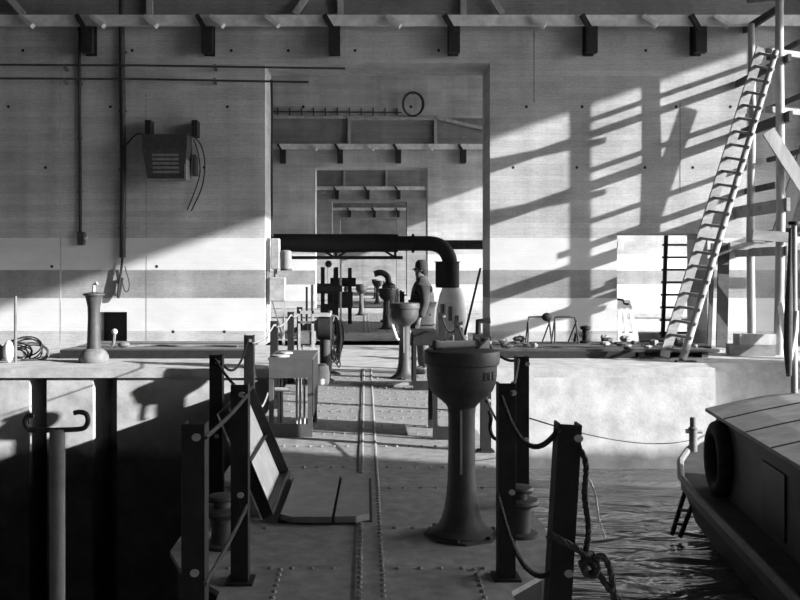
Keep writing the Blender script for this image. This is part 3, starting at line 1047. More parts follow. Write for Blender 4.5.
# cabinets and motor on the left jamb of the great doorway
t = thing('switch_cabinet', 'pale switch cabinets and conduit fixed on the left doorway jamb', 'switch cabinet', (-2.1, YW + .2, 0))
MB().box((-2.02, YW + .20, 2.03), (.20, .25, .70), None, .02).build('upper_case', 'case_paint', t)
MB().box((-2.18, YW + .20, 1.65), (.06, .12, 1.5)).build('backing_strip', 'grey_paint', t)
MB().box((-1.97, YW + .20, 1.24), (.36, .26, .54), None, .02).build('lower_case', 'case_paint', t)
MB().tube([(-2.02, YW + .2, 1.51), (-2.02, YW + .2, 1.70)], .04, 8).build('link_pipe', 'mid_steel', t, smooth=True)
for (x, y) in ((-1.86, YW + .1), (-1.86, YW + .25)):
    MB().mm(x, x + .04, y, y + .04, 0, .98).build('leg', 'light_steel', t)
MB().beam((-2.12, YW + .1, 1.1), (-1.86, YW + .1, .2), .03, .03).build('brace', 'mid_steel', t)
t = thing('electric_motor', 'rounded grey motor housing fixed beside the jamb cabinet', 'motor', (-1.78, YW + .2, 1.65))
MB().lathe([(.06, 1.66), (.12, 1.68), (.125, 1.72), (.125, 2.05), (.11, 2.10), (.05, 2.12)], (-1.78, YW + .20, 0), 20).build('housing', 'grey_paint', t, smooth=True)
MB().lathe([(.128, 1.66), (.13, 1.69), (.12, 1.71)], (-1.78, YW + .20, 0), 20).build('end_bell', 'dark_steel', t, smooth=True)

# ------------------------------------------------------------------ left quay
t = thing('timber_platform', 'low dark timber platform along the foot of the left wall', 'platform', (-4.5, 18.4, 0))
for i in range(9):
    y = 17.02 + i * .24
    MB().box((-4.0 + random.uniform(-.04, .04), y + .115, .135 + random.uniform(-.006, .006)), (3.5, .225, .05)).build('plank', 'dark_wood' if i % 3 == 0 else 'mid_steel', t)
for x in (-5.6, -4.6, -3.6, -2.6):
    MB().mm(x, x + .12, 17.05, 19.1, 0, .108).build('bearer', 'dark_wood', t)
MB().mm(-5.75, -2.25, 16.96, 17.01, .0, .15).build('edge_beam', 'black_steel', t)

t = thing('valve_pedestal', 'tall flared cast pedestal with crank on round base, left quay', 'pedestal', (-4.92, 16.3, 0))
c = Vector((-4.92, 16.3, 0))
MB().lathe([(.25, 0), (.27, .05), (.26, .12), (.22, .19), (.17, .23), (.14, .25)], c, 28).build('base', 'mid_steel', t, smooth=True)
MB().lathe([(.125, .25), (.115, .5), (.105, .8), (.11, 1.0), (.135, 1.12), (.155, 1.2)], c, 24).build('column', 'cast_iron', t, smooth=True)
MB().lathe([(.165, 1.20), (.19, 1.21), (.19, 1.24), (.10, 1.26), (.05, 1.27)], c, 24).build('head_flange', 'cast_iron', t, smooth=True)
MB().tube([c + Vector((0, 0, 1.26)), c + Vector((0, 0, 1.40)), c + Vector((.07, -.02, 1.43))], .028, 8).build('crank', 'light_steel', t, smooth=True)
tag(MB().cyl((-6.30, 16.2, 0), (-6.30, 16.2, 1.20), .028, n=8).build('stake', 'mid_steel', None, smooth=True), 'thin upright steel stake standing beside the hose coil', 'stake')
t = thing('hose_coil', 'tangled coil of thin hose with pale float on the left quay', 'hose', (-6.12, 16.75, 0))
for i in range(12):
    r = random.uniform(.22, .42)
    zc = random.uniform(.05, .32)
    ox, oy = random.uniform(-.45, .25), random.uniform(-.1, .25)
    tl = random.uniform(.5, 1.2)
    pts = []
    for k in range(21):
        a = 2 * math.pi * k / 20
        z = zc + r * math.sin(a) * math.sin(tl)
        pts.append((-6.40 + ox * .6 + r * math.cos(a), 16.75 + oy + r * math.sin(a) * math.cos(tl), max(.02, z * .75)))
    MB().tube(pts, .014, 6, False).build('loop', ('mid_steel', 'rope_fibre', 'dark_rope')[i % 3], t, smooth=True)
tag(MB().sphere((-6.42, 16.2, .20), .125, 10, (.8, .8, 1.6)).build('float', 'white_paint', None, smooth=True), 'pale oval float lying against the hose coil', 'float')
tag(MB().sphere((-6.66, 16.3, .17), .13, 10, (.8, .8, 1.3)).build('float', 'dark_steel', None, smooth=True), 'dark oval float beside the pale float', 'float')
t = thing('standpipe', 'small standpipe valve in front of the square wall niche', 'valve', (-4.85, 17.5, .17))
MB().tube(smoothpath([(-5.0, 17.5, .19), (-4.92, 17.5, .19), (-4.9, 17.5, .25), (-4.88, 17.5, .45)], 5), .035, 8).build('pipe', 'mid_steel', t, smooth=True)
MB().sphere((-4.88, 17.5, .47), .06, 8).build('valve_head', 'light_steel', t, smooth=True)
MB().sphere((-4.70, 17.5, .22), .08, 8, (1.5, 1, .7)).build('elbow', 'mid_steel', t, smooth=True)
rope_thing('hose', smoothpath([(-4.7, 17.6, .175), (-4.2, 17.9, .175), (-3.7, 17.7, .175), (-3.1, 17.8, .175), (-2.5, 17.6, .18)], 8), .02, 'mid_steel', 'thin hose trailing over the low timber platform', 'hose', twist=False)

# pipe with curled hooks, near left
t = thing('hook_pipe', 'upright pipe topped with a rod curled into two hooks', 'pipe', (-1.335, 3.9, 0))
MB().cyl((-1.335, 3.9, 0), (-1.335, 3.9, .965), .033, n=20).build('pipe', 'mid_steel', t, smooth=True)
hk = [W(32, 431, 3.9), W(27, 427, 3.9), W(25, 421, 3.9), W(28, 416, 3.9), W(34, 416, 3.9)]
arm = [W(34, 416, 3.9), W(28, 416, 3.9), W(25, 421, 3.9), W(27, 427, 3.9), W(33, 430, 3.9), W(57, 430, 3.9), W(80, 429, 3.9), W(86, 426, 3.9), W(88, 420, 3.9), W(86, 414, 3.9), W(80, 412, 3.9), W(74, 413, 3.9)]
MB().tube(smoothpath(arm, 6), .011, 10).build('hook_rod', 'dark_steel', t, smooth=True)
MB().lathe([(.08, 0), (.08, .012), (.04, .016)], (-1.335, 3.9, 0), 16).build('foot', 'dark_steel', t)

# ------------------------------------------------------------------ duct, stove and man
t = thing('exhaust_duct', 'black horizontal duct with elbow running behind the great doorway', 'duct', (-.5, 22.2, 0))
yd = 22.2
MB().tube([(-5, yd, 2.34), (-2.2, yd, 2.35), (-.9, yd, 2.33), (.2, yd, 2.345), (.80, yd, 2.335)], [.215, .22, .235, .225, .225], 20).build('lagged_duct', 'soot_black', t, smooth=True)
el = [(.80, yd, 2.33), (1.45, yd, 2.33), (1.66, yd, 2.32), (1.84, yd, 2.26), (1.98, yd, 2.13), (2.06, yd, 1.97), (2.08, yd, 1.86)]
MB().tube(smoothpath(el, 5), .185, 20).build('elbow_pipe', 'black_steel', t, smooth=True)
MB().tube([(1.14, yd, 2.33), (1.20, yd, 2.33)], .235, 20).build('flange', 'black_steel', t, smooth=True)
tr_ = MB().mm(-2.0, .92, yd - .04, yd + .04, 1.94, 2.02).build('truss_chord', 'soot_black', t)
for (x0, x1) in ((-1.05, -.78), (-.45, -.68), (.45, .72), (-2.0, -1.8)):
    MB().beam((x0, yd, 2.16), (x1, yd, 1.99), .05, .055).build('truss_web', 'soot_black', t)
MB().mm(-.76, -.70, yd - .03, yd + .03, 1.97, 2.2).build('truss_post', 'soot_black', t)
MB().mm(.70, .76, yd - .03, yd + .03, 1.97, 2.2).build('truss_post', 'soot_black', t)
MB().tube([(2.0, yd + 1.1, 2.33), (6.5, yd + 1.1, 2.33)], .12, 14).build('branch_pipe', 'dark_steel', t, smooth=True)
MB().tube([(6.4, yd + 1.1, 2.33), (6.4, yd + 1.1, 0)], .10, 12).build('branch_leg', 'dark_steel', t, smooth=True)
MB().tube([(2.06, yd, 2.25), (2.06, yd + 1.1, 2.33)], .10, 12).build('branch_tee', 'dark_steel', t, smooth=True)
MB().tube([(-4.6, yd, 2.34), (-4.6, yd, 0)], .08, 10).build('leg', 'dark_steel', t, smooth=True)
MB().lathe([(.29, 1.24), (.295, 1.26), (.295, 1.86), (.33, 1.87), (.33, 1.885), (.17, 1.89)], (2.02, yd, 0), 24).build('soot_drum', 'soot_black', t, smooth=True)
MB().lathe([(.40, 0), (.40, .3), (.37, .7), (.30, 1.05), (.24, 1.20), (.24, 1.24)], (2.12, yd - .05, 0), 24).build('stove_cone', 'bright_white', t, smooth=True)
for (a, z, h) in ((-1.75, .62, .35), (-1.35, .45, .25), (-2.3, .6, .5)):
    rr = .40 if z < .6 else .385
    MB().box((2.12 + math.cos(a) * rr, yd - .05 + math.sin(a) * rr, z), (.09, .03, h), Matrix.Rotation(a + math.pi / 2, 3, 'Z')).build('scorch_plate', 'mid_steel', t)

# man in coat and cap, in profile, looking left; stands on the caisson deck
def skin_mesh(name, verts, edges, radii, matn, parent, levels=2, root=0):
    me = bpy.data.meshes.new(name)
    me.from_pydata([tuple(v) for v in verts], edges, [])
    o = bpy.data.objects.new(name, me)
    COL.objects.link(o)
    o.parent = parent
    me.materials.append(M[matn])
    sk = o.modifiers.new('skin', 'SKIN')
    sk.use_smooth_shade = True
    layer = me.skin_vertices[0].data
    for i, r in enumerate(radii):
        layer[i].radius = r if isinstance(r, tuple) else (r, r)
        layer[i].use_root = (i == root)
    sub = o.modifiers.new('sub', 'SUBSURF')
    sub.levels = sub.render_levels = levels
    return o


man = thing('person', 'man in dark coat and cap standing in profile behind the far pedestal', 'person', (.90, 14.5, 0))
# local axes: faces -X; side = Y
bv = [(0, 0, .95), (.01, 0, 1.10), (.02, 0, 1.28), (.02, 0, 1.44), (0, 0, 1.53), (-.015, 0, 1.60), (-.02, 0, 1.69), (-.01, 0, 1.76),
      (0, .10, .90), (0, .11, .50), (.02, .11, .10), (-.10, .12, .04), (-.17, .12, .03),
      (0, -.10, .90), (.03, -.11, .50), (.06, -.11, .10), (-.06, -.12, .04), (-.13, -.12, .03),
      (.02, .18, 1.42), (.05, .24, 1.15), (-.03, .25, .92), (-.06, .25, .84),
      (.02, -.18, 1.42), (.05, -.24, 1.15), (-.04, -.25, .92), (-.07, -.25, .84),
      (-.12, 0, 1.655), (-.10, 0, 1.585), (.01, .085, 1.655), (.01, -.085, 1.655)]
be = [(0, 1), (1, 2), (2, 3), (3, 4), (4, 5), (5, 6), (6, 7), (0, 8), (8, 9), (9, 10), (10, 11), (11, 12), (0, 13), (13, 14), (14, 15), (15, 16), (16, 17),
      (3, 18), (18, 19), (19, 20), (20, 21), (3, 22), (22, 23), (23, 24), (24, 25), (6, 26), (5, 27), (6, 28), (6, 29)]
br = [.13, .12, .125, .10, .058, .085, .098, .07, .085, .06, .042, .045, .03, .085, .06, .042, .045, .03, .06, .045, .034, .035, .06, .045, .034, .035, .022, .045, .022, .022]
# fingers
for s in (1, -1):
    hb = 21 if s == 1 else 25
    for k, (dx, ln) in enumerate(((-.03, .075), (-.012, .085), (.008, .08), (.026, .065))):
        i = len(bv)
        b0 = Vector(bv[hb])
        bv += [b0 + Vector((dx, 0, -.045)), b0 + Vector((dx - .01, -.008 * s, -.045 - ln * .55)), b0 + Vector((dx - .02, -.02 * s, -.045 - ln))]
        be += [(hb, i), (i, i + 1), (i + 1, i + 2)]
        br += [.011, .009, .008]
    i = len(bv)
    bv += [b0 + Vector((-.045, -.01 * s, -.005)), b0 + Vector((-.06, -.015 * s, -.045))]
    be += [(hb, i), (i, i + 1)]
    br += [.011, .009]
skin_mesh('body', bv, be, br, 'skin_tone', man)
cv = [(.0, 0, .80), (.0, 0, .95), (.01, 0, 1.10), (.02, 0, 1.28), (.02, 0, 1.42), (.005, 0, 1.56), (.02, .19, 1.41), (.05, .25, 1.15), (-.03, .255, .90), (.02, -.19, 1.41), (.05, -.25, 1.15), (-.04, -.255, .90)]
ce = [(0, 1), (1, 2), (2, 3), (3, 4), (4, 5), (4, 6), (6, 7), (7, 8), (4, 9), (9, 10), (10, 11)]
skin_mesh('coat', cv, ce, [(.215, .235), (.205, .225), (.19, .21), (.19, .215), (.15, .17), .085, .095, .078, .066, .095, .078, .066], 'coat_cloth', man, 2, 1)
tv = [(0, 0, .92), (0, .10, .86), (0, .11, .50), (.02, .11, .09), (0, -.10, .86), (.03, -.11, .50), (.06, -.11, .09)]
skin_mesh('trousers', tv, [(0, 1), (1, 2), (2, 3), (0, 4), (4, 5), (5, 6)], [.14, .10, .08, .07, .10, .08, .07], 'trouser_cloth', man)
for sy, dx in ((.12, 0), (-.12, .04)):
    skin_mesh('shoe', [(.03 + dx, sy * .95, .055), (-.08 + dx, sy, .045), (-.17 + dx, sy, .038)], [(0, 1), (1, 2)], [.055, .05, .036], 'black_steel', man)
hb_ = MB().lathe([(.09, 1.665), (.102, 1.675), (.106, 1.735), (.098, 1.79), (.065, 1.825), (.02, 1.835)], (.005, 0, 0), 24)
hb_.add([(-.08, -.06, 1.675), (-.15, -.03, 1.67), (-.15, .03, 1.67), (-.08, .06, 1.675), (-.08, -.06, 1.70), (-.145, -.03, 1.685), (-.145, .03, 1.685), (-.08, .06, 1.70)], [(0, 3, 2, 1), (4, 5, 6, 7), (0, 1, 5, 4), (1, 2, 6, 5), (2, 3, 7, 6), (3, 0, 4, 7)])
hb_.v = [a + Vector((.90, 14.5, 0)) for a in hb_.v]
hb_.build('cap', 'hat_cloth', man, smooth=True)
hr = MB().sphere((.035 + .90, 14.5, 1.645), .095, 8, (.85, 1.0, .95)).build('hair', 'hat_cloth', man, smooth=True)
MB().tube([(.905, 14.5, 1.50), (.91, 14.5, 1.58)], [.10, .082], 14).build('collar', 'coat_cloth', man, smooth=True)
eb = MB()
for s in (1, -1):
    eb.sphere((-.105, .035 * s, 1.655), .011, 6)
eb.v = [a + Vector((.90, 14.5, 0)) for a in eb.v]
eb.build('eyes', 'soot_black', man, smooth=True)

# gate winch frame on the quay beyond the doorway
t = thing('gate_winch', 'tall dark winch frame with pale guide rods beyond the doorway', 'winch', (-.95, 23.2, 0))
for x in (-1.15, -.80):
    MB().mm(x, x + .10, 23.1, 23.2, 0, 1.75).build('upright', 'black_steel', t)
MB().box((-.93, 23.2, .55), (.45, .3, .5), None, .02).build('gearbox', 'black_steel', t)
MB().tube([(-1.25, 23.15, 1.2), (-.6, 23.15, 1.2)], .13, 16).build('barrel', 'dark_steel', t, smooth=True)
MB().mm(-.66, -.61, 23.05, 23.1, 0, 2.0).build('guide_rod', 'white_paint', t)
MB().mm(-1.40, -1.34, 23.05, 23.1, 0, 1.3).build('guide_rod', 'light_steel', t)
MB().sphere((-.95, 23.15, 1.83), .09, 8).build('ball_top', 'dark_steel', t, smooth=True)
tag(MB().cyl((-1.58, 24.2, 0), (-1.58, 24.2, 1.22), .03, n=8).build('stake', 'mid_steel', None, smooth=True), 'thin upright stake on the quay beyond the doorway', 'stake')
t = thing('pale_cabinet', 'white upright panel cabinet standing left beyond the doorway', 'cabinet', (-1.3, 38.6, 0))
MB().box((-1.35, 38.6, 1.1), (.55, .4, 2.2), None, .02).build('case', 'case_paint', t)
MB().box((-1.25, 38.39, 1.35), (.14, .03, .18)).build('dial', 'dark_steel', t)

# ------------------------------------------------------------------ right quay: platform, frames, rubble
t = thing('timber_platform', 'low weathered timber platform along the foot of the right wall', 'platform', (5.3, 18.2, 0))
for i in range(9):
    y = 17.06 + i * .25
    x1 = 6.8 + random.uniform(-.3, .25)
    x0 = 2.45 + random.uniform(-.05, .05)
    MB().box(((x0 + x1) / 2, y + .115, .125 + random.uniform(-.012, .012)), (x1 - x0, .23, .05)).build('plank', ('dark_wood', 'mid_steel', 'dark_wood')[i % 3], t)
for x in (2.6, 3.9, 5.2, 6.4):
    MB().mm(x, x + .12, 17.12, 19.3, 0, .10).build('bearer', 'dark_wood', t)
MB().mm(2.45, 5.1, 17.01, 17.05, 0, .13).build('edge_beam', 'black_steel', t)
for (x0, x1, lab) in ((527.5, 549.5, 'thin wire hoop frame with dark rag on the right platform'), (554, 576, 'thin wire hoop frame beside the ragged one on the right platform')):
    d = 18.6
    a, b_ = W(x0, 345, d).x, W(x1, 345, d).x
    t = thing('hoop_frame', lab, 'frame', ((a + b_) / 2, d, .15))
    MB().tube(smoothpath([(a - .02, d - .15, .16), (a, d - .1, .40), (a + .02, d, .66), (a + .08, d, .70), (b_ - .08, d, .70), (b_ - .02, d, .66), (b_, d - .1, .40), (b_ + .02, d - .15, .16)], 5), .018, 8).build('front_hoop', 'dark_steel', t, smooth=True)
    MB().tube([(a, d - .05, .62), (a + .05, d + .5, .15)], .015, 6).build('strut', 'dark_steel', t, smooth=True)
    MB().tube([(b_, d - .05, .62), (b_ - .05, d + .5, .15)], .015, 6).build('strut', 'dark_steel', t, smooth=True)
    MB().tube([(a - .02, d - .14, .18), (b_ + .02, d - .14, .18)], .014, 6).build('foot_bar', 'dark_steel', t, smooth=True)
    if x0 < 540:
        MB().sphere((b_ - .06, d - .03, .70), .09, 7, (1.2, .7, 1)).build('rag', 'soot_black', t, smooth=True)
t = thing('small_pump', 'little dark iron fitting standing on the right platform', 'fitting', (4.57, 18.7, .15))
MB().lathe([(.13, .15), (.13, .19), (.07, .21), (.07, .42), (.11, .45), (.11, .50), (.03, .52)], (4.57, 18.7, 0), 14).build('body', 'soot_black', t, smooth=True)
MB().tube([(4.57, 18.7, .33), (4.36, 18.66, .33), (4.34, 18.66, .16)], .04, 8).build('spout', 'soot_black', t, smooth=True)
lumps = []
for i in range(26):
    for _try in range(60):
        x = random.uniform(4.7, 6.5) if i < 18 else random.uniform(2.7, 3.3)
        y = random.uniform(17.25, 19.1)
        if all((x - a) ** 2 + (y - b) ** 2 > .09 for a, b in lumps) and not (x > 5.5 and y > 18.4):
            break
    lumps.append((x, y))
    r = random.uniform(.04, .11)
    b = MB().sphere((0, 0, 0), r, 4, (random.uniform(.8, 1.6), random.uniform(.7, 1.2), random.uniform(.4, .7)))
    b.v = [a * random.uniform(.8, 1.2) for a in b.v]
    lo = min(a.z for a in b.v)
    b.v = [a + Vector((x, y, .158 - lo)) for a in b.v]
    tag(b.build('rubble_lump', ('grey_wood', 'rubble', 'dark_wood', 'dark_wood')[i % 4]), ('grey wood scrap', 'pale rubble lump', 'dark scrap lump', 'dark scrap lump')[i % 4] + ' lying on the right timber platform', 'rubble', 'rubble on the right platform')
t = thing('white_trestle', 'white board with cut-outs leaning in the side doorway', 'board', (5.75, 20.4, 0))
d = 20.5
fr = [W(618, 333, d), W(636, 333, d), W(629, 304, d), W(618, 304, d)]
for i, (u0, u1) in enumerate(((0, .28), (.45, .58), (.75, 1.0))):
    pass
def quad_slab(ps, th, mt, parent, name):
    b = MB()
    b.add([p for p in ps] + [p + Vector((0, th, 0)) for p in ps], [(0, 3, 2, 1), (4, 5, 6, 7), (0, 1, 5, 4), (1, 2, 6, 5), (2, 3, 7, 6), (3, 0, 4, 7)])
    return b.build(name, mt, parent)
bz = lambda px, py, dd=d: W(px, py, dd)
quad_slab([bz(618, 344), bz(640, 344), bz(638, 333), bz(618, 333)], .05, 'white_paint', t, 'lower_rail')
quad_slab([bz(618, 333), bz(622, 333), bz(621, 308), bz(618, 308)], .05, 'white_paint', t, 'stile')
quad_slab([bz(625, 333), bz(629, 333), bz(626, 308), bz(623.5, 308)], .05, 'white_paint', t, 'stile')
quad_slab([bz(633, 333), bz(638, 333), bz(632, 308), bz(629, 308)], .05, 'white_paint', t, 'stile')
quad_slab([bz(618, 308), bz(632, 308), bz(630, 300), bz(618, 300)], .05, 'white_paint', t, 'top_rail')
rope_thing('iron_bar', [(5.62, 20.2, 1.02), (5.78, 20.2, 1.0), (5.80, 20.2, .92), (5.9, 20.2, .90)], .025, 'soot_black', 'cranked black iron bar at the side doorway jamb', 'bar', twist=False)
tag(MB().tube([(5.75, 18.9, .19), (6.1, 18.85, .21), (6.5, 18.8, .20)], [.05, .04, .06], 8).build('pipe_end', 'soot_black', None, smooth=True), 'short black pipe lying before the side doorway', 'pipe')
tag(MB().box((6.55, 22.2, .07), (1.9, .5, .14), None, .01).build('kerb_beam', 'grey_wood'), 'low grey beam on the ground inside the side doorway', 'beam')

# dark ladder in the side doorway
def ladder(name, label, lf, lt_, rf, rt, rr, nr, mrail, mrung, group=None, square=False):
    lf, lt_, rf, rt = map(Vector, (lf, lt_, rf, rt))
    t = thing(name, label, 'ladder', ((lf.x + rf.x) / 2, (lf.y + rf.y) / 2, min(lf.z, rf.z)), group)
    for ri, (a, b) in enumerate(((lf, lt_), (rf, rt))):
        m = MB()
        if square:
            m.beam(a, b, rr * 1.4, rr * 2.0, (0, 1, 0))
        elif ri == 0:
            m.beam(a, b, rr * 2.9, rr * .9, (0, 1, 0))
        else:
            m.tube([a, b], [rr * 1.1, rr * .9], 10)
        m.build('rail', mrung if ri == 0 else mrail, t, smooth=not square)
    for i in range(nr):
        u = (i + .6) / nr
        p, q = lf.lerp(lt_, u), rf.lerp(rt, u)
        e = (q - p).normalized() * rr * 1.6
        MB().beam(p - e, q + e, .05, .05).build('rung', mrung, t)
    return t


dl = 21.7
ladder('ladder', 'dark silhouetted ladder standing inside the side doorway', (W(658.5, 0, dl).x, dl - .3, 0), (W(670, 0, dl).x, dl + .2, 3.3), (W(690, 0, dl).x, dl - .3, 0), (W(694, 0, dl).x, dl + .2, 3.3), .05, 11, 'soot_black', 'soot_black', None, True)
for (x0, x1, xt, lab) in ((707, 711, 713, 'narrow dark plank leaning right of the side doorway'), (716, 727, 724, 'broad dark plank leaning right of the side doorway')):
    d = 19.3
    b = MB().beam(W((x0 + x1) / 2, 350, d) * 1 + Vector((0, 0, 0)), W(xt, 246, d + .55), (x1 - x0) * d / F, .05, (0, 1, 0))
    lo = min(a.z for a in b.v)
    b.v = [a - Vector((0, 0, lo)) for a in b.v]
    tag(b.build('plank', 'dark_wood'), lab, 'plank')

# ------------------------------------------------------------------ scaffold, long ladder
SX1, SY1 = 8.25, 19.3
SX2, SY2 = 8.14, 17.7
t = thing('scaffold', 'round-pole scaffold with lashed putlogs against the right wall', 'scaffold', (8.4, 19.0, 0))
MB().tube([(SX1 + .03, SY1, 0), (SX1, SY1, 2.5), (SX1 + .05, SY1, 5), (SX1 + .02, SY1, 6.95)], [.085, .08, .075, .07], 12).build('pole', 'pale_wood', t, smooth=True)
MB().tube([(SX2 - .02, SY2, 0), (SX2 + .03, SY2, 3), (SX2, SY2, 6), (SX2, SY2, 9.5)], [.09, .085, .08, .07], 12).build('pole', 'pale_wood', t, smooth=True)
MB().tube([(12.5, 19.3, 0), (12.5, 19.3, 8.5)], .08, 12).build('pole', 'pale_wood', t, smooth=True)
MB().tube([(9.35, 18.35, 0), (9.35, 18.35, 9)], .085, 12).build('pole', 'pale_wood', t, smooth=True)
def putlog(z, y0, y1, h=.16, x=8.42, m='dark_wood', w=.07, dz=0):
    MB().beam((x, y0, z), (x, y1, z + dz), w, h).build('putlog', m, t)
putlog(5.80, 17.5, 19.99, .15, 8.25)
putlog(4.66, 17.45, 19.99, .20, 8.25)
putlog(3.42, 18.5, 19.99, .13, 8.45)
putlog(2.95, 17.55, 19.99, .26, 8.25, 'grey_wood')
putlog(2.05, 17.55, 19.99, .18, 8.25, 'grey_wood')
putlog(7.0, 18.3, 19.99, .15)
for z, x in ((6.35, 8.9), (5.25, 8.95), (4.1, 8.9), (2.5, 8.9)):
    putlog(z, 18.45, 19.9, .10, x)
for z in (2.28, 4.85, 6.0):
    MB().beam((7.95, SY2 + .12, z), (9.5, SY2 + .77, z), .09, .12).build('ledger', 'grey_wood', t)
MB().beam((7.75, SY1 - .13, 2.18), (11.4, SY1 - .13, 2.18), .10, .16).build('ledger', 'grey_wood', t)
MB().beam((7.55, SY2 - .12, 2.36), (8.3, SY2 - .16, 2.30), .10, .20).build('ledger', 'grey_wood', t)
MB().beam(W(768, 131, 17.55), W(806, 190, 17.55), .25, .05, (0, 1, 0)).build('brace_board', 'pale_wood', t)
MB().beam((7.45, SY2 - .15, 6.95), (8.5, SY2 - .15, 7.05), .08, .14).build('ledger', 'dark_wood', t)
# unseen buttress added to shade the right wall, leaning plank, boards at foot
structure(MB().mm(10.0, 10.9, YW - .55, YW, 0, ZC).build('shade_buttress', 'plain_concrete'), 'unseen concrete buttress beyond the scaffold, added to shade the right wall')
tag(MB().beam((8.72, 18.98, 2.42), (9.95, 19.0, 6.2), .30, .05, (0, 1, 0)).build('plank', 'dark_wood'), 'broad plank leaning up inside the scaffold', 'plank')
for i, (x0, x1, y0, z, hh, mt, rot, lab) in enumerate(((7.1, 7.95, 17.6, .0, .22, 'grey_wood', -6, 'thick grey timber block lying at the scaffold foot'), (7.25, 7.98, 17.62, .22, .2, 'pale_wood', 4, 'pale timber block on top at the scaffold foot'), (7.0, 7.6, 18.35, .0, .05, 'rubble', 12, 'thin pale offcut board beside the scaffold foot'))):
    b = MB().box((0, 0, hh / 2), (x1 - x0, .28, hh), Matrix.Rotation(R(rot), 3, 'Z'))
    b.v = [a + Vector(((x0 + x1) / 2, y0, z)) for a in b.v]
    tag(b.build('timber_block', mt), lab, 'timber')
tag(MB().beam((7.98, 16.9, .02), (8.10, 17.56, 1.0), .22, .04, (1, 0, 0)).build('board', 'white_paint'), 'pale board leaning against the scaffold pole foot', 'board')
ladder('long_ladder', 'long pale pole ladder leaning from the right quay up to the scaffold', (5.62, 16.95, 0.03), W(761, 48, 17.75), (5.76, 16.35, 0.03), W(776, 51, 17.28), .062, 23, 'pale_wood', 'grey_wood')
tag(MB().box((5.80, 16.30, .015), (.35, .14, .03)).build('foot_block', 'dark_steel'), 'small dark block at the foot of the long ladder', 'block')

# ------------------------------------------------------------------ the boat
boat = thing('boat', 'small dark cabin boat with planked roof moored at the right quay', 'boat', (5.0, 9.0, ZW))
BO = Vector((4.28, 13.6, 0))          # stem position
BY = R(-7.2)                          # heading turned to the right going away
def bw(u, v, z):
    """u metres aft of the stem, v metres to starboard-right, z up"""
    f = Vector((math.sin(-BY), math.cos(-BY), 0))
    r = Vector((math.cos(-BY), -math.sin(-BY), 0))
    return BO - f * u + r * v + Vector((0, 0, z))
def loft(rows):
    b = MB()
    n = len(rows[0])
    vs = [p for r in rows for p in r]
    fs = [(i * n + j, i * n + j + 1, (i + 1) * n + j + 1, (i + 1) * n + j) for i in range(len(rows) - 1) for j in range(n - 1)]
    return b.add(vs, fs)
HB = 1.45
CV = 1.45     # centre line offset from left side
def halfw(u):
    return HB * min(1, (max(u, 0) / 1.9)) ** .42 if u < 1.9 else HB
def sheer(u):
    return -1.02 + .28 * max(0, 1 - u / 3.2) ** 1.6
us = [0.02, .12, .3, .6, 1.0, 1.5, 2.2, 3.2, 4.5, 6.0, 8.0, 10.0]
rows = []
for u in us:
    h = halfw(u)
    zs = sheer(u)
    row = []
    for s, prof in ((-1, ((1.0, 0), (1.0, -.14), (.97, -.16), (.88, -.55), (.55, -.95))), ):
        for k, dz in prof:
            row.append(bw(u + .1 * (dz if u < .5 else 0), CV - h * k, zs + dz))
    row.append(bw(u, CV, zs - 1.1))
    for k, dz in ((.55, -.95), (.88, -.55), (.97, -.16), (1.0, -.14), (1.0, 0)):
        row.append(bw(u + .1 * (dz if u < .5 else 0), CV + h * k, zs + dz))
    rows.append(row)
loft(rows).build('hull', 'hull_paint', boat, smooth=True)
loft([[bw(u, CV - halfw(u) * .97, sheer(u) - .03), bw(u, CV, sheer(u) + .02), bw(u, CV + halfw(u) * .97, sheer(u) - .03)] for u in us]).build('deck', 'dark_wood', boat, smooth=True)
for s in (-1, 1):
    b = MB()
    b.tube([bw(u, CV + s * halfw(u), sheer(u) + .01) for u in us], .045, 8)
    b.build('rub_rail', 'mid_steel' if s < 0 else 'hull_paint', boat, smooth=True)
# cabin
cu0, cu1 = 2.42, 9.9
cl, crt = .37, 2.56
ze = -.10
cab = MB()
cab.add([bw(cu0, cl, -1.05), bw(cu1, cl, -1.05), bw(cu1, crt, -1.05), bw(cu0, crt, -1.05), bw(cu0, cl, ze), bw(cu1, cl, ze), bw(cu1, crt, ze), bw(cu0, crt, ze), bw(cu0, (cl + crt) / 2, ze + .22), bw(cu1, (cl + crt) / 2, ze + .22)],
        [(0, 1, 5, 4), (2, 3, 7, 6), (0, 4, 8, 7, 3), (1, 2, 6, 9, 5), (0, 3, 2, 1), (4, 5, 9, 8), (8, 9, 6, 7)])
cab = cab.build('cabin', 'cabin_paint', boat)
# cabin side: raised door outlines and window frames
for (u0, u1, z0, z1, nm) in ((2.75, 2.95, -.78, -.36, 'window'), (4.3, 5.0, -.95, -.30, 'door'), (6.0, 6.6, -.7, -.35, 'window')):
    q = []
    for vv in (cl - .02, cl + .01):
        q += [bw(u0, vv, z0), bw(u1, vv, z0), bw(u1, vv, z1), bw(u0, vv, z1)]
    MB().add(q, [(0, 1, 2, 3), (7, 6, 5, 4), (0, 4, 5, 1), (1, 5, 6, 2), (2, 6, 7, 3), (3, 7, 4, 0)]).build(nm, 'hull_paint', cab)
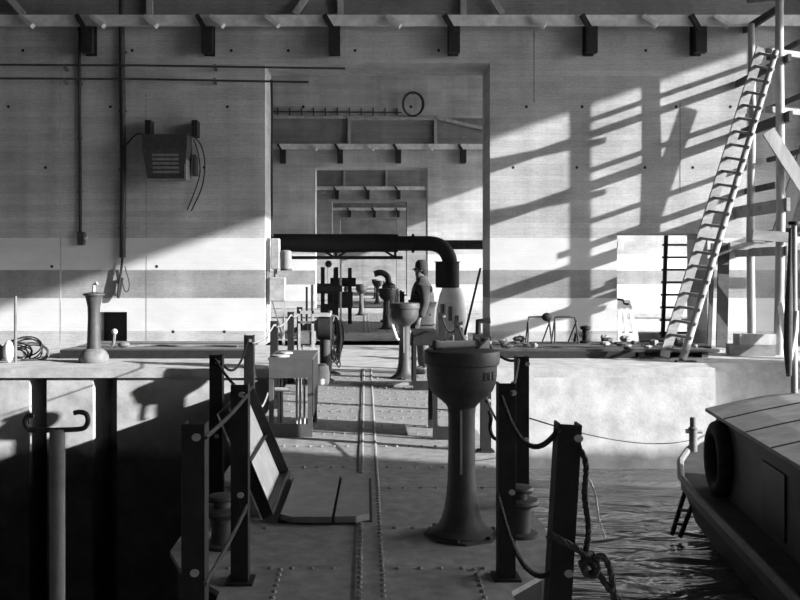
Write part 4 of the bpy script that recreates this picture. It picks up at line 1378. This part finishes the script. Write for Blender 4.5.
# roof boards, laid athwart, curved over the crown
rl, rr_ = cl - .10, crt + .10
nb = 9
L_ = (cu1 - cu0 + .25) / nb
for i in range(nb):
    u0 = cu0 - .12 + i * L_
    u1 = u0 + L_ - .006
    tops, bots = [], []
    for k in range(7):
        s = k / 6
        v = rl + (rr_ - rl) * s
        z = ze + .03 + .26 * (1 - abs(2 * s - 1) ** 1.25)
        tops.append((v, z))
    b = MB()
    rw = []
    for u in (u0, u1):
        rw.append([bw(u, v, z) for v, z in tops] + [bw(u, v, z - .04) for v, z in reversed(tops)])
    m = len(rw[0])
    vs = rw[0] + rw[1]
    fs = [(j, (j + 1) % m, m + (j + 1) % m, m + j) for j in range(m)]
    h = m // 2
    for e in (0, m):
        fs += [(e + j, e + j + 1, e + m - 2 - j, e + m - 1 - j) for j in range(h - 1)]
    b.add(vs, fs).build('roof_board', 'roof_wood', boat)
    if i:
        MB().tube([bw(u0 - .003, v, z + .004) for v, z in tops], .011, 6).build('seam_shade', 'soot_black', boat)  # black strip painted in as the shadow line at each board seam
# bow post, fender tyre, boarding ladder
MB().lathe([(.055, 0), (.055, .30), (.065, .31), (.065, .33), (.045, .34), (.045, .47), (.02, .48)], bw(1.0, .42, sheer(1.0)), 14).build('bow_post', 'mid_steel', boat, smooth=True)
MB().tube([bw(1.0, .32, sheer(1.0) + .28), bw(1.0, .54, sheer(1.0) + .28)], .03, 8).build('bow_pin', 'light_steel', boat, smooth=True)
tc_ = bw(2.80, cl - .06, -.60)
ring = []
for k in range(25):
    a = 2 * math.pi * k / 24
    ring.append(tc_ + (bw(1, 0, 0) - bw(0, 0, 0)) * (.33 * math.cos(a)) + Vector((0, 0, .36 * math.sin(a))))
MB().tube(ring, .10, 10, False).build('fender_tyre', 'rubber', boat, smooth=True)
la = MB()
for du in (0, .33):
    la.tube([W(688, 482, 11.9), W(672, 534, 11.25)] if du == 0 else [W(702, 480, 11.5), W(680, 537, 11.15)], .03, 8)
for q in (.55, .8):
    la.tube([W(688, 482, 11.9).lerp(W(672, 534, 11.25), q), W(702, 480, 11.5).lerp(W(680, 537, 11.15), q)], .02, 8)
la = la.build('boarding_ladder', 'black_steel', boat, smooth=True)
# furled awning mast on roof
mb_ = Vector((5.24, 11.0, .165))
MB().tube([mb_, mb_ + Vector((.0, 0, 2.05))], [.04, .03], 10).build('mast', 'pale_wood', boat, smooth=True)
MB().tube([mb_ + Vector((0, 0, 2.05)), mb_ + Vector((0, 0, 2.09))], .07, 10).build('mast_cap', 'black_steel', boat, smooth=True)
MB().tube([mb_ + Vector((-.075, -.02, .20)), mb_ + Vector((-.085, -.02, .55)), mb_ + Vector((-.075, -.01, .95)), mb_ + Vector((-.055, 0, 1.5)), mb_ + Vector((-.045, 0, 2.0))], [.03, .055, .05, .03, .02], 9).build('furled_canvas', 'canvas', boat, smooth=True)
MB().tube([mb_ + Vector((-.09, -.03, .22)), mb_ + Vector((.0, -.03, .75)), mb_ + Vector((.02, -.03, 1.0))], [.015, .035, .02], 7).build('canvas_flap', 'white_paint', boat, smooth=True)
rope_thing('mooring_line', sag(top(RP[2], .62, .05), bw(1.0, .36, sheer(1.0) + .15), .10), .006, 'dark_rope', 'thin mooring line from the railing to the boat bow post', 'rope', twist=False)

# ------------------------------------------------------------------ small things in and beyond the doorway
rope_thing('leaning_pole', [W(464, 338, 21.75), W(480.5, 268, 21.45)], .028, 'soot_black', 'dark pole leaning by the right jamb beside the stove cone', 'pole', twist=False)
rope_thing('jamb_cable', smoothpath([(-2.19, 20.95, 6.1), (-2.17, 20.9, 5.2), (-2.18, 20.92, 4.0), (-2.17, 20.9, 2.45)], 5), .03, 'rubber', 'dark cable running down the left jamb of the great doorway', 'cable', twist=False)
t = thing('cable_coil', 'coil of dark cable hung high on the second wall', 'cable', (2.1, 2 * BAY - .15, 8.6))
for i in range(3):
    MB().tube([(2.1 + (.42 + .03 * i) * math.cos(2 * math.pi * k / 24), 2 * BAY - .22 - .03 * i, 9.02 + (.50 + .02 * i) * math.sin(2 * math.pi * k / 24)) for k in range(25)], .025, 6, False).build('turn', 'dark_rope', t, smooth=True)
MB().beam((2.1, 2 * BAY - .30, 9.50), (2.1, 2 * BAY - .01, 9.50), .06, .06).build('peg', 'dark_steel', t)
t = thing('hook_rail', 'thin rail with row of small hooks high on the second wall', 'rail', (-1.0, 2 * BAY - .1, 8.6))
MB().tube([(-4.2, 2 * BAY - .10, 8.72), (1.6, 2 * BAY - .10, 8.68)], .025, 6).build('bar', 'dark_steel', t, smooth=True)
for k in range(11):
    x = -3.9 + k * .53
    MB().beam((x, 2 * BAY - .12, 8.55), (x, 2 * BAY - .002, 8.90), .05, .05).build('hook', 'dark_steel', t)
t = thing('pump_set', 'small dark pump with grey motor standing on the right quay by the doorway', 'pump', (1.85, 16.6, 0))
MB().mm(1.50, 2.25, 16.4, 16.8, 0, .06).build('bed_plate', 'dark_steel', t)
MB().tube([(1.55, 16.6, .30), (1.60, 16.6, .30), (1.85, 16.6, .30), (1.90, 16.6, .30)], [.12, .17, .17, .12], 18).build('motor', 'mid_steel', t, smooth=True)
MB().tube([(1.90, 16.6, .30), (2.0, 16.6, .30)], .05, 10).build('shaft', 'light_steel', t, smooth=True)
MB().tube([(2.0, 16.6, .30), (2.15, 16.6, .30)], .20, 18).build('pump_casing', 'black_steel', t, smooth=True)
MB().tube([(2.08, 16.6, .45), (2.08, 16.6, .72), (2.3, 16.6, .74)], .06, 10).build('outlet', 'black_steel', t, smooth=True)
MB().mm(1.62, 1.83, 16.5, 16.7, .06, .16).build('motor_foot', 'dark_steel', t)
t = thing('gate_machine', 'dark upright gate machine with bent top on the second caisson', 'machine', (.75, 29.0, 0))
MB().lathe([(.28, 0), (.28, .05), (.2, .1), (.17, .7), (.22, .9), (.22, 1.2), (.1, 1.28)], (.75, 29.0, 0), 18).build('column', 'dark_steel', t, smooth=True)
MB().tube(smoothpath([(.75, 29, 1.25), (.70, 29, 1.48), (.50, 29, 1.60), (.28, 29, 1.55)], 5), .10, 10).build('bent_top', 'dark_steel', t, smooth=True)
t = thing('gate_winch', 'black twin-post winch frame on the second caisson', 'winch', (-.75, 28.2, 0))
for x in (-1.0, -.55):
    MB().mm(x, x + .12, 28.1, 28.25, 0, 1.75).build('upright', 'black_steel', t)
MB().mm(-1.05, -.40, 28.05, 28.3, .5, 1.0).build('gearbox', 'dark_steel', t)
MB().tube([(-1.1, 28.18, 1.3), (-.3, 28.18, 1.3)], .14, 14).build('barrel', 'black_steel', t, smooth=True)
